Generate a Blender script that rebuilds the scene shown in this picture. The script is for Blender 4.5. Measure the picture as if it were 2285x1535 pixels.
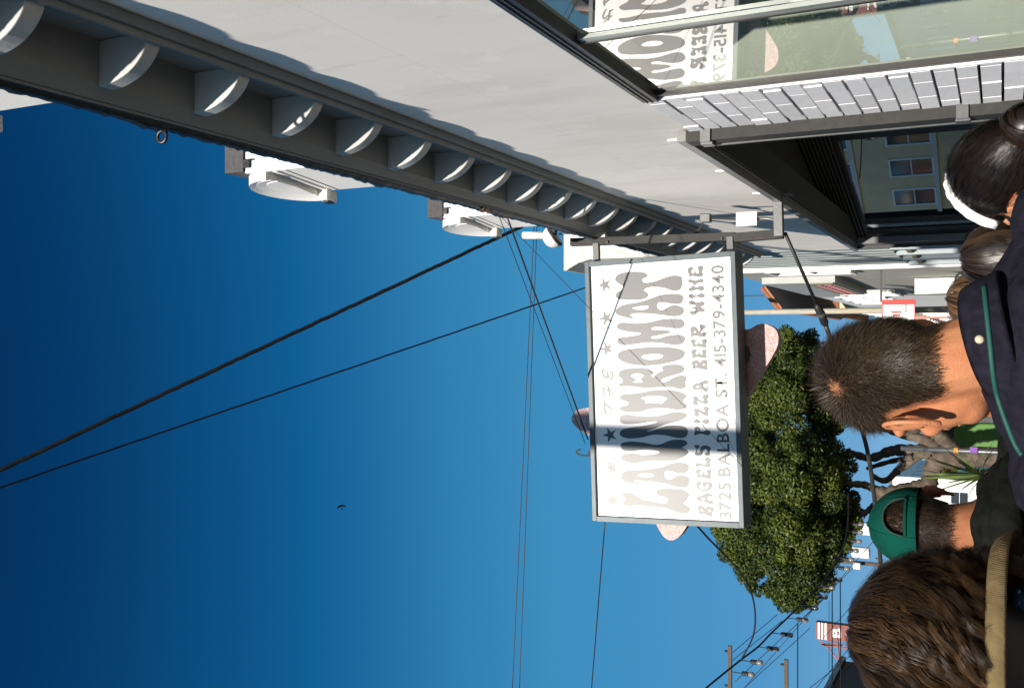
import bpy, bmesh, math, random
import numpy as np
from mathutils import Vector, Matrix
R = math.radians
random.seed(7)
for o in list(bpy.data.objects): bpy.data.objects.remove(o)
SC = bpy.context.scene
COL = SC.collection

# ------------------------------------------------------------ camera (held on its side, tilted up)
PITCH = R(26.3); CAMZ = 1.5
cp, sp = math.cos(PITCH), math.sin(PITCH)
cam_d = bpy.data.cameras.new('camera'); cam = bpy.data.objects.new('camera', cam_d); COL.objects.link(cam)
cam_d.sensor_width = 36; cam_d.lens = 35; cam_d.clip_start = 0.05; cam_d.clip_end = 4000
upv = Vector((0, -sp, cp)); fwd = Vector((0, cp, sp)); rt = Vector((1, 0, 0))
m = Matrix((( -upv.x, rt.x, -fwd.x, 0), (-upv.y, rt.y, -fwd.y, 0), (-upv.z, rt.z, -fwd.z, CAMZ), (0, 0, 0, 1)))
cam.matrix_world = m
SC.camera = cam
SC.render.resolution_x = 1024; SC.render.resolution_y = 687
SC.render.engine = 'CYCLES'
SC.cycles.max_bounces = 8; SC.cycles.transparent_max_bounces = 12
SC.cycles.caustics_reflective = False; SC.cycles.caustics_refractive = False

# ------------------------------------------------------------ sky and sun
SUN = Vector((-0.25, -0.90, 0.415)).normalized()          # towards the sun: low, behind the camera, street side
el = math.asin(SUN.z)
az = math.atan2(SUN.x, SUN.y)                              # clockwise from +Y
w = bpy.data.worlds.new('World'); SC.world = w; w.use_nodes = True
nt = w.node_tree; nt.nodes.clear()
sky = nt.nodes.new('ShaderNodeTexSky'); sky.sky_type = 'NISHITA'; sky.sun_disc = False
sky.sun_elevation = el; sky.sun_rotation = az
sky.altitude = 4000; sky.air_density = 1.0; sky.dust_density = 0.0; sky.ozone_density = 6.0
# colour grade of the whole dome: deep film blue overhead, pale blue low down
def vmul(sock, k):
    v = nt.nodes.new('ShaderNodeVectorMath'); v.operation = 'SCALE'; v.inputs['Scale'].default_value = k; nt.links.new(sock, v.inputs[0]); return v.outputs[0]
cv = nt.nodes.new('ShaderNodeRGBCurve'); cv.mapping.extend = 'HORIZONTAL'; cv.mapping.use_clip = False
for ch, pts in enumerate((((0, 0), (.024, .001), (.036, .006), (.046, .030), (.056, .046), (.102, .078), (.188, .158), (.45, .42), (1, .85)),
                          ((0, 0), (.056, .033), (.083, .122), (.108, .215), (.133, .268), (.238, .305), (.418, .385), (.75, .60), (1, .80)),
                          ((0, 0), (.141, .118), (.209, .322), (.27, .450), (.332, .520), (.552, .585), (.83, .64), (1, .72)))):
    c = cv.mapping.curves[ch]
    while len(c.points) > 2: c.points.remove(c.points[1])
    c.points[0].location = pts[0]; c.points[-1].location = pts[-1]
    for p in pts[1:-1]: c.points.new(*p)
    for p in c.points: p.handle_type = 'VECTOR'
cv.mapping.update()
EXPO = 0.6
bg = nt.nodes.new('ShaderNodeBackground'); bg.inputs['Strength'].default_value = 0.1 * 2 ** -EXPO
wo = nt.nodes.new('ShaderNodeOutputWorld')
nt.links.new(vmul(sky.outputs[0], .1), cv.inputs['Color']); nt.links.new(vmul(cv.outputs[0], 10), bg.inputs[0]); nt.links.new(bg.outputs[0], wo.inputs[0])
sd = bpy.data.lights.new('sun', 'SUN'); so = bpy.data.objects.new('sun', sd); COL.objects.link(so)
sd.energy = 5.0; sd.angle = R(0.8); sd.color = (1.0, 0.925, 0.825)
so.rotation_euler = (-SUN).to_track_quat('-Z', 'Y').to_euler()
so.location = (-6, -20, 14)
vs = SC.view_settings
vs.view_transform = 'Standard'; vs.look = 'None'; vs.exposure = EXPO; vs.gamma = 1.0; vs.use_curve_mapping = False

# ------------------------------------------------------------ helpers
FPX = 2285 * 35 / 36
def at(x, y, X=None, Y=None, Z=None):
    """world point that stands at a distance (one coordinate known) along a sight line"""
    a = (1535 - y - 767.5) / FPX; b = (1142.5 - x) / FPX
    r = Vector((a, cp - b * sp, sp + b * cp))
    t = X / r.x if X is not None else (Y / r.y if Y is not None else (Z - CAMZ) / r.z)
    p = r * t; p.z += CAMZ
    return p

class MB:
    def __init__(s): s.v = []; s.f = []
    def add(s, vs, fs):
        o = len(s.v); s.v += [tuple(p) for p in vs]; s.f += [tuple(i + o for i in f) for f in fs]; return s
    def box(s, x0, x1, y0, y1, z0, z1):
        vs = [(x, y, z) for z in (z0, z1) for y in (y0, y1) for x in (x0, x1)]
        return s.add(vs, [(0, 2, 3, 1), (4, 5, 7, 6), (0, 1, 5, 4), (2, 6, 7, 3), (0, 4, 6, 2), (1, 3, 7, 5)])
    def bar(s, p, q, wd, ht=None, up=(0, 0, 1)):
        """square bar from p to q"""
        ht = ht or wd
        p, q = Vector(p), Vector(q); d = (q - p).normalized(); u = Vector(up)
        if abs(d.dot(u)) > .95: u = Vector((1, 0, 0))
        sx = d.cross(u).normalized(); uu = sx.cross(d)
        vs = []
        for c in (p, q):
            for a, b in ((-1, -1), (1, -1), (1, 1), (-1, 1)): vs.append(c + sx * a * wd / 2 + uu * b * ht / 2)
        return s.add(vs, [(3, 2, 1, 0), (4, 5, 6, 7), (0, 1, 5, 4), (1, 2, 6, 5), (2, 3, 7, 6), (3, 0, 4, 7)])
    def tube(s, pts, rad, n=8, cap=True):
        pts = [Vector(p) for p in pts]
        rads = rad if isinstance(rad, (list, tuple)) else [rad] * len(pts)
        o = len(s.v); last = None
        for i, p in enumerate(pts):
            d = (pts[min(i + 1, len(pts) - 1)] - pts[max(i - 1, 0)]).normalized()
            if last is None:
                h = Vector((0, 0, 1)) if abs(d.z) < .9 else Vector((1, 0, 0))
                u = d.cross(h).normalized()
            else:
                u = (last - d * last.dot(d)).normalized()
            last = u; wv = d.cross(u)
            for k in range(n):
                a = 2 * math.pi * k / n
                s.v.append(tuple(p + (u * math.cos(a) + wv * math.sin(a)) * rads[i]))
        for i in range(len(pts) - 1):
            for k in range(n):
                a, b = o + i * n + k, o + i * n + (k + 1) % n
                s.f.append((a, b, b + n, a + n))
        if cap:
            s.f.append(tuple(o + k for k in reversed(range(n))))
            e = o + (len(pts) - 1) * n; s.f.append(tuple(e + k for k in range(n)))
        return s
    def prism(s, prof, fn, a0, a1):
        """prof: list of 2D points; fn(p, a) -> 3D"""
        n = len(prof)
        vs = [fn(p, a0) for p in prof] + [fn(p, a1) for p in prof]
        fs = [tuple(range(n)), tuple(reversed(range(n, 2 * n)))] + [(i, i + n, (i + 1) % n + n, (i + 1) % n) for i in range(n)]
        return s.add(vs, fs)
    def lathe(s, prof, c, n=16, axis='z'):
        o = len(s.v); c = Vector(c)
        for r, h in prof:
            for k in range(n):
                a = 2 * math.pi * k / n
                q = Vector((r * math.cos(a), r * math.sin(a), h))
                if axis == 'y': q = Vector((q.x, q.z, q.y))
                if axis == 'x': q = Vector((q.z, q.x, q.y))
                s.v.append(tuple(c + q))
        for i in range(len(prof) - 1):
            for k in range(n):
                a, b = o + i * n + k, o + i * n + (k + 1) % n
                s.f.append((a, b, b + n, a + n))
        return s
    def build(s, name, mat, parent=None, smooth=False, bevel=0, fixn=True):
        me = bpy.data.meshes.new(name); me.from_pydata(s.v, [], s.f)
        if fixn:
            bm = bmesh.new(); bm.from_mesh(me); bmesh.ops.recalc_face_normals(bm, faces=bm.faces); bm.to_mesh(me); bm.free()
        if smooth: me.polygons.foreach_set('use_smooth', [True] * len(me.polygons))
        me.materials.append(mat); me.update()
        o = bpy.data.objects.new(name, me); COL.objects.link(o)
        if bevel:
            b = o.modifiers.new('bevel', 'BEVEL'); b.width = bevel; b.segments = 2; b.limit_method = 'ANGLE'
        if parent: adopt(o, parent)
        return o
def adopt(o, parent):
    o.parent = parent
    if parent.type == 'EMPTY': o.matrix_parent_inverse = Matrix.Translation(-Vector(parent.location))
def tag(o, label=None, cat=None, group=None, kind=None):
    if label: o['label'] = label
    if cat: o['category'] = cat
    if group: o['group'] = group
    if kind: o['kind'] = kind
    return o
def thing(name, label, cat, loc=(0, 0, 0), group=None):
    o = bpy.data.objects.new(name, None); COL.objects.link(o); o.location = loc; o.empty_display_size = .2
    return tag(o, label, cat, group)

MATS = {}
def mat(name, col, rough=.6, metal=0, spec=.5, var=0, vscale=4, bump=0, bscale=40, vcol=None, detail=6, stretch=None, coat=0, sss=0):
    if name in MATS: return MATS[name]
    mt = bpy.data.materials.new(name); mt.use_nodes = True; n = mt.node_tree; b = n.nodes['Principled BSDF']
    b.inputs['Base Color'].default_value = (*col, 1); b.inputs['Roughness'].default_value = rough
    b.inputs['Metallic'].default_value = metal; b.inputs['Specular IOR Level'].default_value = spec
    if coat: b.inputs['Coat Weight'].default_value = coat
    if sss:
        b.inputs['Subsurface Weight'].default_value = sss; b.inputs['Subsurface Radius'].default_value = (.012, .005, .003); b.inputs['Subsurface Scale'].default_value = 1
    tc = n.nodes.new('ShaderNodeTexCoord'); src = tc.outputs['Object']
    if stretch:
        mp = n.nodes.new('ShaderNodeMapping'); mp.inputs['Scale'].default_value = stretch; n.links.new(src, mp.inputs[0]); src = mp.outputs[0]
    if var:
        nz = n.nodes.new('ShaderNodeTexNoise'); nz.inputs['Scale'].default_value = vscale; nz.inputs['Detail'].default_value = detail
        n.links.new(src, nz.inputs['Vector'])
        rp = n.nodes.new('ShaderNodeMapRange'); rp.inputs['From Min'].default_value = .32; rp.inputs['From Max'].default_value = .68
        n.links.new(nz.outputs['Fac'], rp.inputs['Value'])
        mx = n.nodes.new('ShaderNodeMix'); mx.data_type = 'RGBA'
        c2 = vcol or tuple(max(0, c * (1 - var)) for c in col)
        mx.inputs['A'].default_value = (*col, 1); mx.inputs['B'].default_value = (*c2, 1)
        n.links.new(rp.outputs[0], mx.inputs['Factor']); n.links.new(mx.outputs['Result'], b.inputs['Base Color'])
    if bump:
        n2 = n.nodes.new('ShaderNodeTexNoise'); n2.inputs['Scale'].default_value = bscale; n2.inputs['Detail'].default_value = 5
        n.links.new(src, n2.inputs['Vector'])
        bp = n.nodes.new('ShaderNodeBump'); bp.inputs['Strength'].default_value = bump; bp.inputs['Distance'].default_value = .01
        n.links.new(n2.outputs['Fac'], bp.inputs['Height']); n.links.new(bp.outputs[0], b.inputs['Normal'])
    MATS[name] = mt
    return mt
def glass_mat(name, tint=(.9, .95, .92), boost=1.0):
    """thin window glass: clear sheet whose reflection follows Fresnel (two faces)"""
    mt = bpy.data.materials.new(name); mt.use_nodes = True; n = mt.node_tree; n.nodes.clear()
    out = n.nodes.new('ShaderNodeOutputMaterial'); tr = n.nodes.new('ShaderNodeBsdfTransparent'); gl = n.nodes.new('ShaderNodeBsdfGlossy')
    tr.inputs[0].default_value = (*tint, 1); gl.inputs['Roughness'].default_value = .004; gl.inputs[0].default_value = (.97, .98, .97, 1)
    fr = n.nodes.new('ShaderNodeFresnel'); ge = n.nodes.new('ShaderNodeNewGeometry'); io = n.nodes.new('ShaderNodeMapRange')
    io.inputs['To Min'].default_value = 1.52; io.inputs['To Max'].default_value = 1 / 1.52        # same reflectance from either side of the sheet
    n.links.new(ge.outputs['Backfacing'], io.inputs['Value']); n.links.new(io.outputs[0], fr.inputs['IOR'])
    mu = n.nodes.new('ShaderNodeMath'); mu.operation = 'MULTIPLY'; mu.inputs[1].default_value = 1.7 * boost; mu.use_clamp = True
    mx = n.nodes.new('ShaderNodeMixShader')
    n.links.new(fr.outputs[0], mu.inputs[0]); n.links.new(mu.outputs[0], mx.inputs[0]); n.links.new(tr.outputs[0], mx.inputs[1]); n.links.new(gl.outputs[0], mx.inputs[2])
    n.links.new(mx.outputs[0], out.inputs[0]); MATS[name] = mt
    return mt
def catmull(pts, sub=4, closed=True):
    n = len(pts); out = []
    for i in range(n if closed else n - 1):
        def g(k): return pts[k % n] if closed else pts[max(0, min(n - 1, k))]
        p0, p1, p2, p3 = (np.array(g(i + d), float) for d in (-1, 0, 1, 2))
        for k in range(sub):
            t = k / sub
            out.append(tuple(.5 * ((2 * p1) + (-p0 + p2) * t + (2 * p0 - 5 * p1 + 4 * p2 - p3) * t * t + (-p0 + 3 * p1 - 3 * p2 + p3) * t ** 3)))
    if not closed: out.append(tuple(pts[-1]))
    return out
def sag(p, q, drop, n=14):
    p, q = Vector(p), Vector(q); out = []
    for i in range(n + 1):
        t = i / n; c = p.lerp(q, t); c.z -= drop * 4 * t * (1 - t); out.append(c)
    return out

# ------------------------------------------------------------ materials
M_stucco = mat('painted_stucco', (.86, .825, .77), .75, var=.05, vscale=1.2, bump=.09, bscale=120)
M_white = mat('white_paint', (.82, .80, .76), .6, var=.05, vscale=3, bump=.08, bscale=50)
M_trim = mat('trim_paint', (.225, .235, .225), .55, var=.06, vscale=3, bump=.08, bscale=40)
M_bracket = mat('bracket_paint', (.50, .50, .48), .55, var=.10, vscale=9, bump=.1, bscale=60)
M_tar = mat('black_tar', (.012, .013, .014), .38, bump=.4, bscale=25)
M_dark = mat('bronze_metal', (.035, .034, .032), .45, var=.3, vscale=14, bump=.05)
M_silver = mat('grey_steel', (.042, .042, .040), .6, metal=0, spec=.2, var=.25, vscale=20)
M_galv = mat('galvanised_steel', (.15, .155, .155), .42, metal=.6, var=.18, vscale=30)
M_black = mat('black_rubber', (.012, .012, .013), .55)
M_brick = mat('white_painted_brick', (.86, .85, .86), .55, var=.07, vscale=9, bump=.35, bscale=55)
M_mortar = mat('grey_mortar', (.22, .21, .19), .9, var=.3, vscale=30, bump=.5, bscale=90)
M_slate = mat('slate_shingle', (.075, .070, .075), .8, var=.35, vscale=30, bump=.5, bscale=60)
M_conc = mat('concrete', (.21, .205, .19), .85, var=.2, vscale=1.5, bump=.3, bscale=30)
M_asph = mat('asphalt', (.055, .055, .057), .9, var=.3, vscale=2, bump=.5, bscale=80)
M_wood = mat('weathered_wood', (.10, .075, .055), .8, var=.4, vscale=6, bump=.4, bscale=20, stretch=(8, 8, .6))

def vary(mt, lo=.85, hi=1.08):
    """small tone difference from piece to piece"""
    n = mt.node_tree; b = n.nodes['Principled BSDF']; inp = b.inputs['Base Color']
    oi = n.nodes.new('ShaderNodeObjectInfo'); mr = n.nodes.new('ShaderNodeMapRange'); mr.inputs['To Min'].default_value = lo; mr.inputs['To Max'].default_value = hi
    n.links.new(oi.outputs['Random'], mr.inputs['Value']); vm = n.nodes.new('ShaderNodeVectorMath'); vm.operation = 'SCALE'; n.links.new(mr.outputs[0], vm.inputs['Scale'])
    if inp.links: n.links.new(inp.links[0].from_socket, vm.inputs[0])
    else: vm.inputs[0].default_value = inp.default_value[:3]
    n.links.new(vm.outputs[0], inp)
def stain(mt, col, scale, stretch, lo, hi, k, seed=0):
    """grime patches with their own shape"""
    n = mt.node_tree; b = n.nodes['Principled BSDF']; inp = b.inputs['Base Color']
    tc = n.nodes.new('ShaderNodeTexCoord'); mp = n.nodes.new('ShaderNodeMapping'); mp.inputs['Scale'].default_value = stretch; mp.inputs['Location'].default_value = (seed, seed * 2, seed * 3)
    nz = n.nodes.new('ShaderNodeTexNoise'); nz.inputs['Scale'].default_value = scale; nz.inputs['Detail'].default_value = 8; nz.inputs['Roughness'].default_value = .65
    n.links.new(tc.outputs['Object'], mp.inputs[0]); n.links.new(mp.outputs[0], nz.inputs['Vector'])
    mr = n.nodes.new('ShaderNodeMapRange'); mr.inputs['From Min'].default_value = lo; mr.inputs['From Max'].default_value = hi; mr.inputs['To Max'].default_value = k; n.links.new(nz.outputs['Fac'], mr.inputs['Value'])
    mx = n.nodes.new('ShaderNodeMix'); mx.data_type = 'RGBA'; mx.inputs['B'].default_value = (*col, 1); n.links.new(mr.outputs[0], mx.inputs['Factor'])
    if inp.links: n.links.new(inp.links[0].from_socket, mx.inputs['A'])
    else: mx.inputs['A'].default_value = inp.default_value
    n.links.new(mx.outputs['Result'], inp)
vary(M_brick, .88, 1.10); vary(M_bracket, .85, 1.1)
stain(M_brick, (.50, .46, .40), 6, (1, 1, .6), .58, .80, .45)
stain(M_bracket, (.16, .15, .13), 5, (1, 1, 1), .56, .78, .5)
stain(M_stucco, (.48, .43, .37), 1.1, (1, 1.3, .35), .50, .80, .42)
stain(M_stucco, (.95, .92, .87), 2.2, (1, 1, 1), .58, .62, .35, 3)
stain(M_stucco, (.40, .36, .31), 9, (1, 1, .25), .60, .80, .42, 5)
stain(M_trim, (.10, .10, .09), 3, (1, .4, 1), .5, .75, .5)
stain(M_silver, (.12, .07, .04), 7, (1, 1, .3), .55, .75, .5)
stain(M_white, (.55, .50, .43), 3, (1, 1, .3), .6, .8, .4)
# ============================================================ THE SETTING: ground
g = MB(); g.add([(-400, -300, -.16), (400, -300, -.16), (400, 900, -.16), (-400, 900, -.16)], [(0, 1, 2, 3)])
tag(g.build('ground', M_asph), kind='structure')
g = MB(); g.box(-12.9, -2.75, -120, 400, -.30, -.14); tag(g.build('road', M_asph), kind='structure')
def pavement(name, x0, x1):
    g = MB(); g.box(x0, x1, -60, 200, -.3, -.02); p = tag(g.build(name, M_mortar), kind='structure')
    slab = MB(); slab.box(-.594, .594, -.594, .594, 0, .02)
    sm = None
    for ix in range(int((x1 - x0) / 1.2)):
        for iy in range(-2, 22):
            if sm is None: o = slab.build('paving_slab', M_conc); sm = o.data
            else: o = bpy.data.objects.new('paving_slab', sm); COL.objects.link(o)
            o.location = (x0 + .6 + 1.2 * ix, iy * 1.2, -.02); o.parent = p
    # unpaved remainder further along is one cast strip
    r = MB(); r.box(x0, x1, 26, 200, -.02, 0); r.box(x0, x1, -60, -3.01, -.02, 0); o = r.build('pavement_strip', M_conc, p)
    return p
pavement('pavement', -2.5, 1.1)
g = MB(); g.box(1.1, 1.34, -60, 200, -.3, 0); tag(g.build('pavement_edge', M_conc), kind='structure')
g = MB(); g.box(-2.75, -2.5, -60, 200, -.3, .004); tag(g.build('kerb', M_conc), kind='structure')
g = MB(); g.box(-17.2, -12.9, -60, 200, -.3, .0); tag(g.build('far_pavement', M_conc), kind='structure')
g = MB()
for k in range(-6, 30): g.box(-7.9, -7.75, k * 6, k * 6 + 3, -.14, -.136)
tag(g.build('road_marking', mat('road_paint', (.55, .52, .35), .8, var=.3, vscale=8)), kind='structure')

# ============================================================ corner building on the right
XW = 1.30
bld = thing('shop_building', 'cream stucco shop building with bracketed cornice, brick pier and plate window', 'building', (1.6, 5, 0))
Y0, Y1 = -3.0, 14.2
WY0, WY1, WZ0, WZ1 = .6, 5.02, .75, 3.21          # plate window
GY0, GY1, GZ1 = 5.88, 13.76, 3.28                 # recessed shopfront
wl = MB()
wl.box(XW, 1.55, Y0, Y1, WZ1, 4.92)
wl.box(XW, 1.55, Y0, WY0, 0, WZ1)
wl.box(XW, 1.55, WY0, WY1, 0, WZ0)
wl.box(XW, 1.55, GY1, Y1, 0, WZ1)
wall = wl.build('wall', M_stucco, bld)
# wall material: hairline seams between stucco sheets, at fixed places on the wall
def seam_mat():
    mt = bpy.data.materials['painted_stucco'].copy(); mt.name = 'stucco_sheets'; n = mt.node_tree; b = n.nodes['Principled BSDF']
    old = b.inputs['Base Color'].links[0].from_socket
    tc = n.nodes.new('ShaderNodeTexCoord'); sx = n.nodes.new('ShaderNodeSeparateXYZ'); n.links.new(tc.outputs['Object'], sx.inputs[0])
    def line(sock, period, off, wdt):
        a = n.nodes.new('ShaderNodeMath'); a.operation = 'ADD'; a.inputs[1].default_value = off; n.links.new(sock, a.inputs[0])
        p = n.nodes.new('ShaderNodeMath'); p.operation = 'PINGPONG'; p.inputs[1].default_value = period; n.links.new(a.outputs[0], p.inputs[0])
        c = n.nodes.new('ShaderNodeMath'); c.operation = 'LESS_THAN'; c.inputs[1].default_value = wdt; n.links.new(p.outputs[0], c.inputs[0]); return c.outputs[0]
    l1 = line(sx.outputs['Y'], .61, .25, .0022); l2 = line(sx.outputs['Z'], .42, .26, .0016)
    def over(base, fac, col, k):
        mu = n.nodes.new('ShaderNodeMath'); mu.operation = 'MULTIPLY'; mu.inputs[1].default_value = k; n.links.new(fac, mu.inputs[0])
        mx = n.nodes.new('ShaderNodeMix'); mx.data_type = 'RGBA'; mx.inputs['B'].default_value = (*col, 1)
        n.links.new(mu.outputs[0], mx.inputs['Factor']); n.links.new(base, mx.inputs['A']); return mx.outputs['Result']
    c = over(old, l1, (.9, .88, .84), .55); c = over(c, l2, (.35, .33, .31), .30)
    n.links.new(c, b.inputs['Base Color'])
    return mt
wall.data.materials[0] = seam_mat()
# roof slab and body behind
bk = MB(); bk.box(1.56, 12, Y0, Y1, 4.7, 4.93); bk.build('roof_deck', M_tar, bld)
bk = MB(); bk.box(1.62, 12, Y1 - .22, Y1 - .02, 0, 4.69); bk.box(1.62, 12, Y0, Y0 + .2, 0, 4.69); bk.box(11.7, 12, Y0 + .21, Y1 - .23, 0, 4.69); bk.build('party_wall', M_stucco, bld)

# brick pier between window and shopfront: every brick its own piece, mortar recessed behind
pier = MB(); pier.box(XW + .034, 1.55, WY1 + .02, GY0, 0, WZ1 - .002); pier = pier.build('brick_pier', M_mortar, bld)
bw = MB(); bw.box(XW - .012, XW + .05, -.5, .5, -.043, .043)
bmes = []
for k in range(4):
    rng = random.Random(k); q = MB(); q.box(XW - .02 + rng.uniform(-.004, .004), XW + .05, -.5, .5, -.0435, .0435)
    o = q.build('brick', M_brick, pier, bevel=0); bmes.append(o.data); bpy.data.objects.remove(o)
PW = GY0 - WY1 - .03
for r in range(32):
    z = .055 + r * .1
    if z + .044 > WZ1 - .004: break
    edges = [0, .06, .37, .68, PW] if r % 2 else [0, .215, .525, PW]
    for a, b in zip(edges[:-1], edges[1:]):
        o = bpy.data.objects.new('brick', bmes[random.randrange(4)]); COL.objects.link(o)
        L = b - a - .009
        o.location = (0, WY1 + .025 + (a + b) / 2, z); o.scale = (1, L, 1); o.parent = pier
        o.rotation_euler = (random.uniform(-.006, .006), 0, 0)
# thin render edge strip down the window side of the pier
q = MB(); q.box(XW - .022, XW + .05, WY1 + .002, WY1 + .022, .02, WZ1 - .004); q.build('pier_edge', M_brick, bld)

# ---------------------------------------------------------------- cornice
cor = MB()
cor.box(XW - .035, XW + .01, Y0, Y1, 4.625, 4.885)            # frieze
cornice = cor.build('cornice', M_trim, bld)
for (x0, z0, z1) in ((XW - .05, 4.562, 4.585), (XW - .08, 4.586, 4.612), (XW - .058, 4.613, 4.626)):
    q = MB(); q.box(x0, XW - .002, Y0, Y1, z0, z1); q.build('moulding', M_trim, cornice, bevel=.006)
q = MB(); q.box(XW - .045, XW - .036, Y0, Y1, 4.70, 4.712); q.build('moulding', M_trim, cornice)
q = MB(); q.prism([(XW + .2, 4.885), (1.085, 4.885), (1.026, 4.925), (1.026, 4.95), (XW + .2, 4.95)], lambda p, a: (p[0], a, p[1]), Y0, Y1); q.build('soffit', M_trim, cornice)
# metal drip edge and ragged roofing felt along the eave
q = MB(); q.box(1.012, 1.0255, Y0, Y1, 4.934, 4.97); q.build('drip_edge', M_galv, cornice)
vs_, fs_ = [], []
rng = random.Random(3); n = 700; cur = 0
for i in range(n + 1):
    y = Y0 + (Y1 - Y0) * i / n
    cur = cur * .85 + rng.uniform(-.005, .005); j = abs(cur) + rng.choice((0, 0, .002, .004))
    for (x, z) in ((1.06, 5.01), (1.0 - j * .5, 5.012 + j), (.992 - j, 4.995 + j * .5), (.997 - j * .5, 4.962), (1.0118, 4.955)):
        vs_.append((x, y, z))
for i in range(n):
    for k in range(4):
        a = i * 5 + k; fs_.append((a, a + 1, a + 6, a + 5))
q = MB(); q.add(vs_, fs_); q.build('roofing_felt', M_tar, cornice, smooth=True)
# brackets (modillions)
prof = [(1.264, 4.887), (1.072, 4.887)]
for k in range(1, 13):
    a = k / 12 * math.pi / 2
    ex, ez = 1.266 - .194 * math.cos(a), 4.887 - .282 * math.sin(a)
    t = k / 12; lx, lz = 1.072 + .194 * t, 4.887 - .282 * t
    wgt = .97
    prof.append((ex * wgt + lx * (1 - wgt), ez * wgt + lz * (1 - wgt)))
bm_ = MB(); bm_.prism(prof, lambda p, a: (p[0], a, p[1]), 0, .078)
b0 = bm_.build('bracket', M_bracket, cornice, bevel=.005); k = 0
b0.location.y = 2.955 - .545 * 9
for k in range(1, 30):
    y = 2.955 + .545 * (k - 9)
    if y > Y1 - .1: break
    o = b0.copy(); COL.objects.link(o); o.location.y = y + random.uniform(-.008, .008); o.scale = (1, random.uniform(.92, 1.08), 1)
# small eye bolt on the eave
q = MB(); q.tube([(.96 + .028 * math.cos(a), 3.42, 5.0 + .028 * math.sin(a)) for a in np.linspace(0, 2 * math.pi, 14)], .009, 6, cap=False)
q.tube([(.985, 3.42, 4.98), (1.02, 3.42, 4.97)], .01, 6); q.build('eye_bolt', M_tar, cornice, smooth=True)

# ---------------------------------------------------------------- rooftop dormers
def dormer(yn, L, label, simple=False):
    zt = 6.30; t = thing('roof_dormer', label, 'dormer', (1.4, yn + L / 2, 4.93), 'white dormers along the roof')
    XF = 1.12
    q = MB(); q.box(XF, 2.9, yn, yn + L, 4.932, zt - .16); body = q.build('dormer_body', M_white, t)
    q = MB(); q.box(XF + .05, 2.95, yn - .04, yn + L + .02, zt - .158, zt); q.build('slate_cap', M_slate, t)
    # corner boards and panel mouldings on the side that faces down the street
    for (x0, x1) in ((XF - .012, XF + .07), (XF + .085, XF + .15)):
        q = MB(); q.box(x0, x1, yn - .022, yn - .001, 4.94, zt - .162); q.build('corner_board', M_white, body)
    q = MB(); q.box(XF + .16, XF + .175, yn - .012, yn - .001, 4.94, zt - .165); q.build('corner_board', M_trim, body)
    q = MB(); q.box(XF + .02, XF + .075, yn - .045, yn - .0225, zt - .21, zt - .165); q.build('vent_block', M_tar, body)
    # mouldings running along the street face and the curved hood over it
    for (z, d) in ((zt - .40, .010), (zt - .47, .006), (5.3, .012)):
        q = MB(); q.box(XF - d, XF - .001, yn + .02, yn + L - .02, z, z + .035); q.build('moulding', M_white, body)
    hood = MB(); N = 24; R_ = .32; yc = yn + R_ * .97; zc = zt - R_ - .01
    for (r0, r1, d0) in ((R_ - .05, R_, .07), (R_ - .12, R_ - .052, .058), (.001, R_ - .122, .05)):
        vs = []
        for i in range(N + 1):
            a = math.pi * i / N
            for (r, d) in ((r0, .002), (r0, d0 * .8), (r1, d0), (r1, .002)):
                vs.append((XF - d, yc - r * math.cos(a), zc + r * math.sin(a)))
        fs = []
        for i in range(N):
            for k in range(4):
                a_, b_ = i * 4 + k, i * 4 + (k + 1) % 4
                fs.append((a_, b_, b_ + 4, a_ + 4))
        fs += [(0, 1, 2, 3), tuple(N * 4 + k for k in (3, 2, 1, 0))]
        hood.add(vs, fs)
    hood.build('arched_hood', M_white, t)
    q = MB(); q.box(XF - .08, XF - .001, yc + R_ - .07, yc + R_ + .05, zc - .08, zc + .0); q.build('hood_corbel', M_white, t)
    q = MB(); q.box(XF - .095, XF - .0805, yc + R_ - .05, yc + R_ + .02, zc - .075, zc - .03); q.build('hood_corbel', M_tar, t)
    for o_ in list(t.children_recursive):
        if o_.type == 'MESH' and not o_.name.startswith('slate_cap'):
            for v in o_.data.vertices: v.co.x += .085 * (yn + L - v.co.y)      # shape skewed so the street faces catch more sun
    return t
dormer(2.58, .62, 'white roof dormer at the near end, its flank catching sun above the eave')
dormer(5.30, .62, 'white roof dormer with slate cap and arched hood, next to the eye bolt')
dormer(7.98, .62, 'white roof dormer with slate cap, above the wire insulators')
# flared parapet at the end of the roof
t = thing('roof_parapet', 'weathered white flared parapet block behind the top of the hanging sign', 'parapet', (1.3, 12.5, 4.93))
prof = [(1.06, 5.0), (1.06, 6.15), (1.02, 6.3), (.93, 6.47), (.93, 6.50), (2.2, 6.50), (2.2, 5.0)]
q = MB(); q.prism(prof, lambda p, a: (p[0], a, p[1]), 11.6, 13.9); q.build('parapet_block', mat('peeling_white_paint', (.80, .77, .70), .7, var=.5, vscale=14, vcol=(.45, .38, .30), bump=.3, stretch=(3, 3, .7)), t)
for yy in (12.2, 12.9):
    q = MB(); q.box(1.035, 1.059, yy, yy + .14, 5.2, 6.1); q.build('pilaster_strip', M_white, t)

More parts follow.
